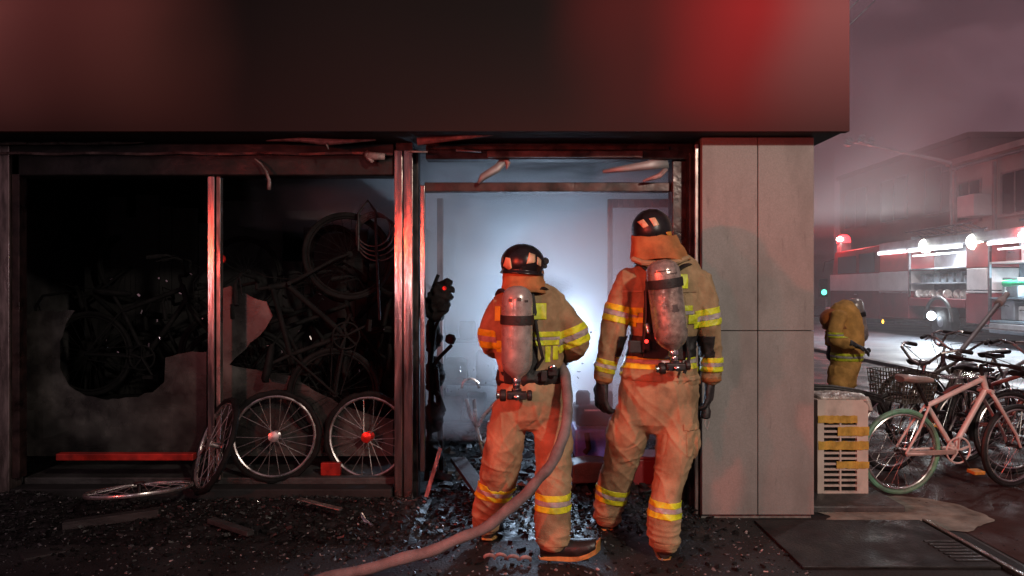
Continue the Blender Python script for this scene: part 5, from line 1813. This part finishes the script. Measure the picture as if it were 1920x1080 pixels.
MB().tube([P(417, 487, 5.33), P(430, 500, 5.4), P(470, 520, 5.6)], .008, 6).build("stalk", "charred", rl)

for lb, a_, b_, w_, h_ in (("long charred beam end half buried in the debris below the left window", P(120, 985, 4.5), P(300, 960, 4.62), .07, .05),
                          ("short charred batten lying across the debris below the mullion", P(395, 975, 4.5), P(470, 1000, 4.3), .05, .03),
                          ("bent flat steel strip on the debris between the two right loose wheels", P(560, 935, 4.62), P(640, 955, 4.5), .045, .008),
                          ("broad burnt board lying near the picture's lower left corner", P(40, 1045, 4.1), P(150, 1025, 4.3), .14, .02)):
    t = thing("charred_plank", lb, "plank", (a_ + b_) / 2)
    MB().bar(a_, b_, w_, h_).build("plank_board", "dull_alloy" if "steel" in lb else "wood_plank", t, bevel=.004)

# ------------------------------------------------------------------ rubble
def mound(x, y):
    h = 0.0
    if x < -.55:
        h = .15 * max(0, 1 - abs(y - 4.82) / .55) * (.75 + .5 * noise.noise(Vector((x * 1.7, y * 2, 0))))
    elif x < 1.2:
        h = .10 * max(0, 1 - abs(y - 5.05) / .75) * (.7 + .6 * noise.noise(Vector((x * 1.7, y * 2, 3))))
    return max(0, h)


mb = MB()
nx, ny = 110, 36
for i in range(nx + 1):
    for j in range(ny + 1):
        x, y = -5.5 + 6.9 * i / nx, 4.1 + 1.6 * j / ny
        h = mound(x, y)
        mb.v.append(Vector((x, y, h + (.014 * noise.noise(Vector((x * 14, y * 14, 1))) + .010 * noise.noise(Vector((x * 37, y * 37, 5))) if h > .01 else 0) - (.004 if h <= .01 else 0))))
for i in range(nx):
    for j in range(ny):
        k0 = i * (ny + 1) + j
        mb.face([k0, k0 + 1, k0 + ny + 2, k0 + ny + 1])
tag(mb.build("ash_heap", "rubble_dark"), kind="stuff")


def chips(name, m, count, smin, smax, place, flat=.5, seed=1):
    rr = random.Random(seed)
    mb = MB()
    for _ in range(count):
        x, y = place(rr)
        s = smin * (smax / smin) ** (rr.random() ** 1.6)
        rot = Matrix.Rotation(rr.uniform(0, 6.28), 3, "Z") @ Matrix.Rotation(rr.uniform(-.5, .5), 3, "X") @ Matrix.Rotation(rr.uniform(-.5, .5), 3, "Y")
        z = mound(x, y) + s * flat * .35 + .004
        i = len(mb.v)
        dims = (s * rr.uniform(.7, 1.6), s * rr.uniform(.5, 1.1), s * flat * rr.uniform(.5, 1.2))
        for a in (-.5, .5):
            for b2 in (-.5, .5):
                for c in (-.5, .5):
                    mb.v.append(Vector((x, y, z)) + rot @ Vector((a * dims[0] * rr.uniform(.5, 1), b2 * dims[1] * rr.uniform(.5, 1), c * dims[2] * rr.uniform(.5, 1))))
        for q2 in ((0, 1, 3, 2), (4, 6, 7, 5), (0, 4, 5, 1), (2, 3, 7, 6), (0, 2, 6, 4), (1, 5, 7, 3)):
            mb.face([i + k2 for k2 in q2])
    return tag(mb.build(name, m), kind="stuff")


def near_front(rr):
    while True:
        x = rr.uniform(-5.2, 1.3)
        y = rr.gauss(4.72, .34)
        if x > .0:
            y = rr.gauss(4.9, .45)
        if 3.2 < y < 5.6 and not (x > -.4 and y < 4.45 and rr.random() < .75):
            return x, y


def wide(rr):
    return rr.uniform(-4.6, 1.6), 3.0 + 2.2 * rr.random() ** .8


chips("rubble", "rubble_dark", 9000, .006, .040, near_front, .55, 3)
chips("debris", "charred", 1600, .008, .045, wide, .5, 9)
chips("glass_debris", "rubble_glass", 2600, .006, .022, wide, .35, 5)
chips("pale_debris", "scrap_pale", 420, .005, .02, wide, .45, 6)
chips("shop_rubble", "rubble_dark", 1800, .02, .12, lambda rr: (rr.uniform(-.6, 1.7), rr.uniform(5.15, 7.5)), .6, 8)
chips("pavement_grit", "rubble_dark", 400, .004, .016, lambda rr: (rr.uniform(1.2, 4.2), rr.uniform(3.7, 6.0)), .5, 12)
# ------------------------------------------------------------------ fire engine across the side street
XT = 12.3
te = thing("fire_engine", "red and white fire engine with lit open lockers across the side street", "fire engine", (XT + 1.25, 21.5, 0))


def yz(px, py):
    """point of the engine's near side seen at the photo position"""
    Y = XT * F / (px - 960.0)
    return Y, CAMZ - (py - 540.0) / F * Y


def tp(name, x0, x1, y0, y1, z0, z1, m, bevel=.02, parent=None):
    return MB().span((XT + x0, y0, z0), (XT + x1, y1, z1)).build(name, m, parent or te, bevel=bevel)


ya, yb, yc, yd, ye = 24.75, 22.95, 20.05, 19.1, 15.6
bd = tp("body", .9, 2.5, 13.4, ya, .62, 2.95, "engine_maroon")
tp("roof", -.02, 2.5, 13.4, ya, 2.72, 2.98, "engine_grey")
tp("skirt", .0, .88, yb, ya, .55, 1.38, "engine_maroon")
tp("band", -.012, .88, yb, ya, 1.41, 2.02, "engine_white", .006)
tp("band_rail", -.03, .0, yb + .02, ya, 1.34, 1.40, "chrome", .004)
tp("upper_panel", .0, .88, yb, ya, 2.03, 2.70, "engine_red")
tp("skirt", .0, .88, yc + .02, yb - .02, .95, 1.20, "engine_maroon")
tp("skirt", .0, .88, yd, yc, .55, 1.36, "engine_maroon")
tp("band", -.012, .88, yd + .02, yc - .02, 1.38, 1.42, "engine_white", .003)
tp("locker_door", -.014, .88, yd + .06, yc - .06, 1.45, 2.02, "engine_white", .01)
tp("upper_panel", .0, .88, yd, yc, 2.04, 2.70, "engine_red")
tp("skirt", .0, .88, 13.4, yd - .02, .35, .60, "engine_grey")
tp("skirt", .0, .88, 13.4, ye - .4, .62, 2.70, "engine_red")
# lockers: backs, shelves, frames
tp("locker_back", .80, .895, yc, yb, 1.20, 2.70, "engine_grey", 0)
tp("locker_shelf", .05, .79, yc + .03, yb - .03, 1.62, 1.66, "engine_grey", .004)
tp("locker_shelf", .05, .79, yc + .03, yb - .03, 2.05, 2.09, "engine_grey", .004)
tp("locker_post", -.015, .05, yb - .06, yb + .0, 1.22, 2.68, "chrome", .004)
tp("locker_back", .80, .895, ye - .4, yd, .62, 2.70, "locker_inside", 0)
tp("locker_floor", .02, .79, ye - .4, yd - .03, .62, .68, "locker_inside", .004)
tp("locker_shelf", .05, .79, ye, yd - .03, 1.22, 1.26, "locker_inside", .004)
tp("locker_shelf", .05, .79, ye, yd - .03, 2.12, 2.17, "engine_white", .004)
tp("locker_post", -.015, .05, yd - .06, yd - .0, .70, 2.68, "chrome", .004)
tp("locker_divider", .06, .79, 17.9, 17.95, 2.18, 2.68, "engine_white", .004)
tp("locker_divider", .06, .79, 17.2, 17.25, 1.27, 2.11, "engine_white", .004)
tp("step_board", -.25, .0, 13.4, yd, .45, .50, "chrome", .006)
# light tubes along the locker tops
for y0, y1 in ((yb + .08, ya - .05), (yc + .1, yb - .15), (13.6, yd - .1)):
    tp("light_tube", -.10, -.03, y0, y1, 2.60, 2.70, "tube_light", .01)
for y0, y1 in ((yc + .2, yb - .3), (14.0, yd - .4)):
    tp("light_tube", -.03, .02, y0, y1, 2.46, 2.50, "tube_light", .006)
# cab
cb = MB()
cb.prism([(XT, ya + .02, .45), (XT, 28.6, .45), (XT, 28.6, 1.5), (XT, 28.2, 2.85), (XT, ya + .02, 2.95)], (2.5, 0, 0))
cab = cb.build("cab", "engine_maroon", te, bevel=.04)
tp("band", -.012, .0, ya + .03, 28.58, 1.40, 2.0, "engine_white", .004, cab)
tp("side_window", -.014, .0, ya + .35, 26.2, 2.04, 2.7, "window_dark", .004, cab)
tp("side_window", -.014, .0, 26.45, 27.9, 2.04, 2.65, "window_dark", .004, cab)
tp("door_handle", -.05, -.012, 26.3, 26.5, 1.25, 1.3, "chrome", .004, cab)
tp("front_bumper", -.06, 2.5, 28.61, 28.9, .40, .75, "engine_white", .03, cab)
mr_ = MB().tube([(XT - .02, 28.2, 2.6), (XT - .25, 28.5, 2.5), (XT - .3, 28.55, 2.1)], .02, 8)
mr_.build("mirror_arm", "black_rubber", cab)
for yw in (26.9, 21.3, 16.0):
    w = MB().lathe([(.30, -.02), (.46, -.02), (.52, .02), (.52, .24), (.46, .28), (.30, .28)], (XT + .05, yw, .525), (1, 0, 0), 28).build("wheel", "black_rubber", te, smooth=True)
    MB().lathe([(.08, -.03), (.29, .0), (.30, .03), (.30, .06)], (XT + .05, yw, .525), (1, 0, 0), 22).build("hub_cap", "engine_grey", w, smooth=True)
ar = MB()
ar.tube([(XT - .03, 21.3 + .68 * math.cos(a), .55 + .68 * math.sin(a)) for a in [i * .2618 for i in range(13)]], .05, 8)
ar.build("wheel_arch", "black_rubber", te, smooth=True)
# ladder and rails on the roof
for z, y0, y1, x in ((3.28, 20.0, 23.4, .15), (3.12, 20.0, 23.6, .55), (3.20, 15.2, 18.2, .2), (3.05, 15.4, 18.4, .6)):
    MB().tube([(XT + x, y0, z), (XT + x, y1, z - .02)], .028, 8).build("ladder_rail", "chrome", te, smooth=True)
for i in range(9):
    y = 20.2 + i * .38
    MB().tube([(XT + .15, y, 3.27), (XT + .55, y, 3.12)], .016, 6).build("ladder_rung", "chrome", te, smooth=True)
for y in (20.1, 23.2, 15.4, 18.0):
    MB().span((XT + .2, y - .03, 2.98), (XT + .5, y + .03, 3.10)).build("ladder_rest", "engine_grey", te)
# flood lights on short masts
for px, py in ((1735, 461), (1826, 453)):
    Y, z = yz(px, py)
    mst = MB().tube([(XT + .15, Y, 2.9), (XT + .10, Y, z)], .03, 8).build("light_mast", "engine_grey", te)
    fl = MB().lathe([(.06, .12), (.19, .07), (.225, 0), (.215, -.01)], (XT + .02, Y, z), (.8, .6, 0), 20).build("flood_light", "engine_grey", mst, smooth=True)
    MB().lathe([(.05, -.08), (.15, -.05), (.205, -.012)], (XT + .02, Y, z), (.8, .6, 0), 20).build("flood_lens", "flood_lens", mst, smooth=True)
    lamp("engine_flood_light", "SPOT", (XT - .12, Y - .12, z), 260, (1.0, .98, .9), .12, aim=(XT - 4.5, Y - 3.5, 0), spot=125, blend=.5)
for (px, py, big) in ((1572, 449, 1), (1912, 441, .4)):
    Y, z = yz(px, py)
    MB().span((XT + .02, Y - .18, 2.8), (XT + .4, Y + .18, z - .12)).build("beacon_base", "engine_grey", te)
    MB().lathe([(.24, -.13), (.25, -.05), (.22, .08), (.15, .16), (.02, .19)], (XT + .2, Y, z), (0, 0, 1), 18).build("beacon_lamp", "beacon_lens", te, smooth=True)
    MB().lathe([(.03, -.08), (.11, -.04), (.12, .0), (.09, .05), (.03, .08)], (XT - .03, Y - .19, z), (0, 0, 1), 14).build("beacon_bulb", "beacon_bulb", te, smooth=True)
    lamp("engine_beacon_glow", "POINT", (XT - .1, Y - .2, z + .05), 300 * big, (1.0, .06, .06), .15)
Y, z = yz(1750, 592)
MB().lathe([(.04, .06), (.12, .03), (.14, 0)], (XT - .05, Y, z), (.8, .6, 0), 18).build("work_light", "engine_grey", te, smooth=True)
MB().lathe([(.02, -.03), (.09, -.02), (.12, -.005)], (XT - .06, Y, z), (.8, .6, 0), 18).build("work_lens", "work_lens", te, smooth=True)
lamp("engine_work_light", "SPOT", (XT - .2, Y - .15, z), 40, (.85, .94, 1.0), .08, aim=(XT - 3, Y - 3, .1), spot=120, blend=.6)
Y, z = yz(1657, 603)
MB().lathe([(.03, 0), (.06, -.02), (.02, -.04)], (XT - .01, Y, z), (1, 0, 0), 14).build("marker_lamp", "amber_lens", te, smooth=True)
lamp("locker_light", "AREA", (XT + .25, 21.5, 2.55), 70, (.9, .94, 1.0), .3, aim=(XT + .4, 21.5, 1.2))
lamp("locker_light", "AREA", (XT + .25, 17.6, 2.08), 120, (.75, .92, 1.0), .3, aim=(XT + .5, 17.6, .6))
lamp("locker_light", "AREA", (XT - .15, 17.4, 2.55), 210, (.78, .92, 1.0), .3, aim=(XT - 2.4, 16.6, 0))
lamp("locker_light", "AREA", (XT - .15, 21.5, 2.55), 210, (.82, .93, 1.0), .3, aim=(XT - 2.4, 20.5, 0))

# gear in the lockers
RG = random.Random(5)
GN = ["pale rolled hose", "grey equipment case", "dark equipment case"]
for i in range(9):
    y = 20.3 + i * .29
    t = thing("hose_roll", "white rolled hoses packed along the lower shelf of the first lit locker", "hose", (XT + .3, y, 1.21), "hose rolls in the first locker")
    MB().lathe([(.03, 0), (.12, 0), (.125, .03), (.12, .07), (.03, .07)], (XT + .25 + RG.uniform(-.08, .08), y, 1.335), (RG.uniform(-.2, .2) + .3, 1, .1), 16).build("roll", "hose_white", t, smooth=True)
    MB().tube([(XT + .2, y + .1, 1.23), (XT + .12, y + .14, 1.30), (XT + .14, y + .2, 1.24)], .022, 6).build("loose_end", "hose_white", t, smooth=True)
for i in range(7):
    y = 20.35 + i * .36
    t = thing("equipment_case", "grey cases on the middle shelf of the first lit locker", "case", (XT + .4, y, 1.66), "cases in the first locker")
    h = RG.uniform(.15, .32)
    MB().span((XT + .2, y - .13, 1.662), (XT + .65, y + .13, 1.662 + h)).build("case_body", "locker_gear", t, bevel=.015)
    MB().span((XT + .18, y - .05, 1.70 + h * .5), (XT + .197, y + .05, 1.72 + h * .5)).build("handle", "chrome", t)
for i, (y, z, w, h, m2, lb) in enumerate(((18.6, .69, .5, .5, "engine_grey", "large grey case on the floor of the bluish locker"), (18.0, .69, .4, .36, "plain_white", "white box on the floor of the bluish locker"),
                                        (18.5, 1.265, .6, .5, "locker_gear", "dark bag on the middle shelf of the bluish locker"), (18.4, 2.175, .5, .3, "engine_maroon", "maroon case on the top shelf of the bluish locker"))):
    t = thing("equipment_case", lb, "case", (XT + .4, y, z))
    MB().span((XT + .15, y - w / 2, z + .002), (XT + .65, y + w / 2, z + h)).build("case_body", m2, t, bevel=.03)
    MB().tube([(XT + .14, y - .08, z + h * .7), (XT + .09, y - .06, z + h * .75), (XT + .09, y + .06, z + h * .75), (XT + .14, y + .08, z + h * .7)], .012, 6).build("handle", "black_rubber", t)
t = thing("suction_hose", "green fitting on a hose in the bluish locker", "hose fitting", (XT + .1, 18.0, 1.5))
Yg, zg = yz(1905, 531)
MB().lathe([(.05, 0), (.09, .02), (.09, .2), (.07, .24), (.07, .7), (.05, .72)], (XT - .02, Yg + .4, zg), (.1, -1, .02), 16).build("green_body", "green_plastic", t, smooth=True)
MB().tube([(XT - .02, Yg + .4, zg), (XT + .1, Yg + .6, zg - .2), (XT + .3, Yg + .5, 1.3)], .05, 8).build("hose_tail", "hose_white", t, smooth=True)
# pole leaning among the bicycles
pp = thing("pike_pole", "long pale pole slanting up from the parked bicycles towards the engine", "pole", P(1797, 664, 6.9))
MB().tube([P(1797, 664, 6.9), P(1872, 570, 7.4)], .022, 8).build("pole_shaft", "frame_grey", pp, smooth=True)
MB().lathe([(.022, 0), (.04, .01), (.04, .10), (.028, .13), (.028, .24)], P(1872, 570, 7.4), (P(1884, 556, 7.5) - P(1872, 570, 7.4)), 12).build("pole_head", "hose_white", pp, smooth=True)

# ------------------------------------------------------------------ buildings across the street
def facade(name, label, x, y0, y1, z1, m, cols, rows, wz, wh, ww, wm="window_dark", depth=8, parapet=True, rowstep=3.0):
    root = thing(name, label, "building", (x, (y0 + y1) / 2, 0))
    MB().span((x, y0, 0), (x + depth, y1, z1)).build("wall", m, root)
    if parapet:
        MB().span((x - .15, y0 - .1, z1), (x + depth, y1 + .1, z1 + .22)).build("parapet", m, root)
    for r_ in range(rows):
        for c_ in range(cols):
            y = y0 + (y1 - y0) * (c_ + .5) / cols
            z = wz + r_ * rowstep
            fr_ = MB()
            fr_.span((x - .06, y - ww / 2 - .06, z - .06), (x - .003, y + ww / 2 + .06, z))
            fr_.span((x - .06, y - ww / 2 - .06, z + wh), (x - .003, y + ww / 2 + .06, z + wh + .06))
            fr_.span((x - .06, y - ww / 2 - .06, z), (x - .003, y - ww / 2, z + wh))
            fr_.span((x - .06, y + ww / 2, z), (x - .003, y + ww / 2 + .06, z + wh))
            fr_.span((x - .05, y - .03, z), (x - .004, y + .03, z + wh))
            w_ = fr_.build("window", "frame_grey", root)
            MB().span((x - .03, y - ww / 2, z), (x - .004, y + ww / 2, z + wh)).build("pane", wm, w_)
            MB().span((x - .14, y - ww / 2 - .1, z - .12), (x - .004, y + ww / 2 + .1, z - .065)).build("sill", m, w_)
    return root


b1 = facade("pale_building", "pale rendered building with dark upper windows across the side street", 17.3, 14.0, 29.2, 6.3, "render_pale", 6, 2, 1.1, 1.4, 1.3)
MB().tube([(17.1, 14, 6.1), (17.1, 29.3, 6.1)], .05, 8).build("gutter", "chrome", b1, smooth=True)
MB().tube([(17.15, 28.6, 0), (17.15, 28.6, 6.0)], .05, 8).build("downpipe", "frame_grey", b1, smooth=True)
MB().tube([(17.15, 26.3, 3.2), (17.15, 26.3, 6.0)], .07, 8).build("downpipe", "frame_grey", b1, smooth=True)
MB().span((16.6, 26.6, 4.1), (17.28, 27.6, 4.9)).build("wall_unit", "engine_white", b1, bevel=.03)
b2_ = facade("dim_building", "dim brownish building half lost in smoke behind the engine's cab", 18.6, 30.0, 42.0, 7.6, "render_dim", 3, 2, 1.6, 2.0, 2.4, rowstep=3.2)
b3_ = facade("tall_block", "faint tall block in the smoke at the end of the side street", 6.0, 62, 72, 13, "render_dim", 1, 1, 20, .1, .1)
b3_.location.x += 13

# pole with a long arm carrying insulators
up_ = thing("street_pole", "street pole with a long pale arm and small insulators in the smoke", "pole", (P(1783, 0, 26).x, 26, 0))
a = Vector(up_.location)
MB().tube([(a.x, a.y, 0), (a.x, a.y, 5.9)], [.06, .04], 10).build("pole_shaft", "frame_grey", up_, smooth=True)
MB().tube([P(1783, 306, 26), P(1755, 299, 26), P(1660, 278, 26), P(1600, 266, 26)], [.07, .065, .045, .035], 8).build("pole_arm", "engine_white", up_, smooth=True)
for px, py in ((1590, 268), (1615, 262), (1632, 268)):
    c = P(px, py, 26)
    MB().lathe([(.03, -.15), (.14, -.09), (.08, -.05), (.16, 0), (.08, .05), (.14, .10), (.05, .2)], c, (.3, -.2, 1), 12).build("insulator", "plain_white", up_, smooth=True)
for i, (x0, y0, x1, y1) in enumerate(((1560, 78, 1660, -18), (1550, 58, 1630, -20))):
    wr = thing("overhead_wire", ["lower thin overhead wire crossing the smoky sky", "upper thin overhead wire crossing the smoky sky"][i], "wire", P(x0, y0, 14))
    MB().tube([P(x0 - 220, y0 + 170, 12), P(x0, y0, 14), P(x1, y1, 16), P(x1 + 500, y1 - 400, 20)], .012, 6).build("wire_strand", "frame_grey", wr)

ts = thing("traffic_signal", "distant traffic signal showing green beside the pillar's edge", "traffic signal", (P(1545, 0, 38).x, 38, 0))
a = Vector(ts.location)
MB().tube([(a.x + .2, a.y + .2, 0), (a.x + .2, a.y + .2, 1.6)], .06, 8).build("signal_post", "frame_grey", ts)
MB().span((a.x - .2, a.y, P(0, 548, 38).z - .25), (a.x + .2, a.y + .2, P(0, 548, 38).z + .7)).build("signal_head", "black_rubber", ts, bevel=.02)
MB().lathe([(.02, -.05), (.13, -.03), (.14, 0)], (a.x, a.y - .01, P(0, 548, 38).z), (0, 1, 0), 16).build("signal_lens", "green_lens", ts, smooth=True)

# smoke hanging over the side street
ss = MB().span((2.2, 17.0, 3.3), (45, 56, 18)).build("street_smoke", "street_smoke")
tag(ss, kind="stuff")
ss = MB().span((2.2, 7.2, 0.02), (45, 56, 3.28)).build("street_haze", "street_haze")
tag(ss, kind="stuff")
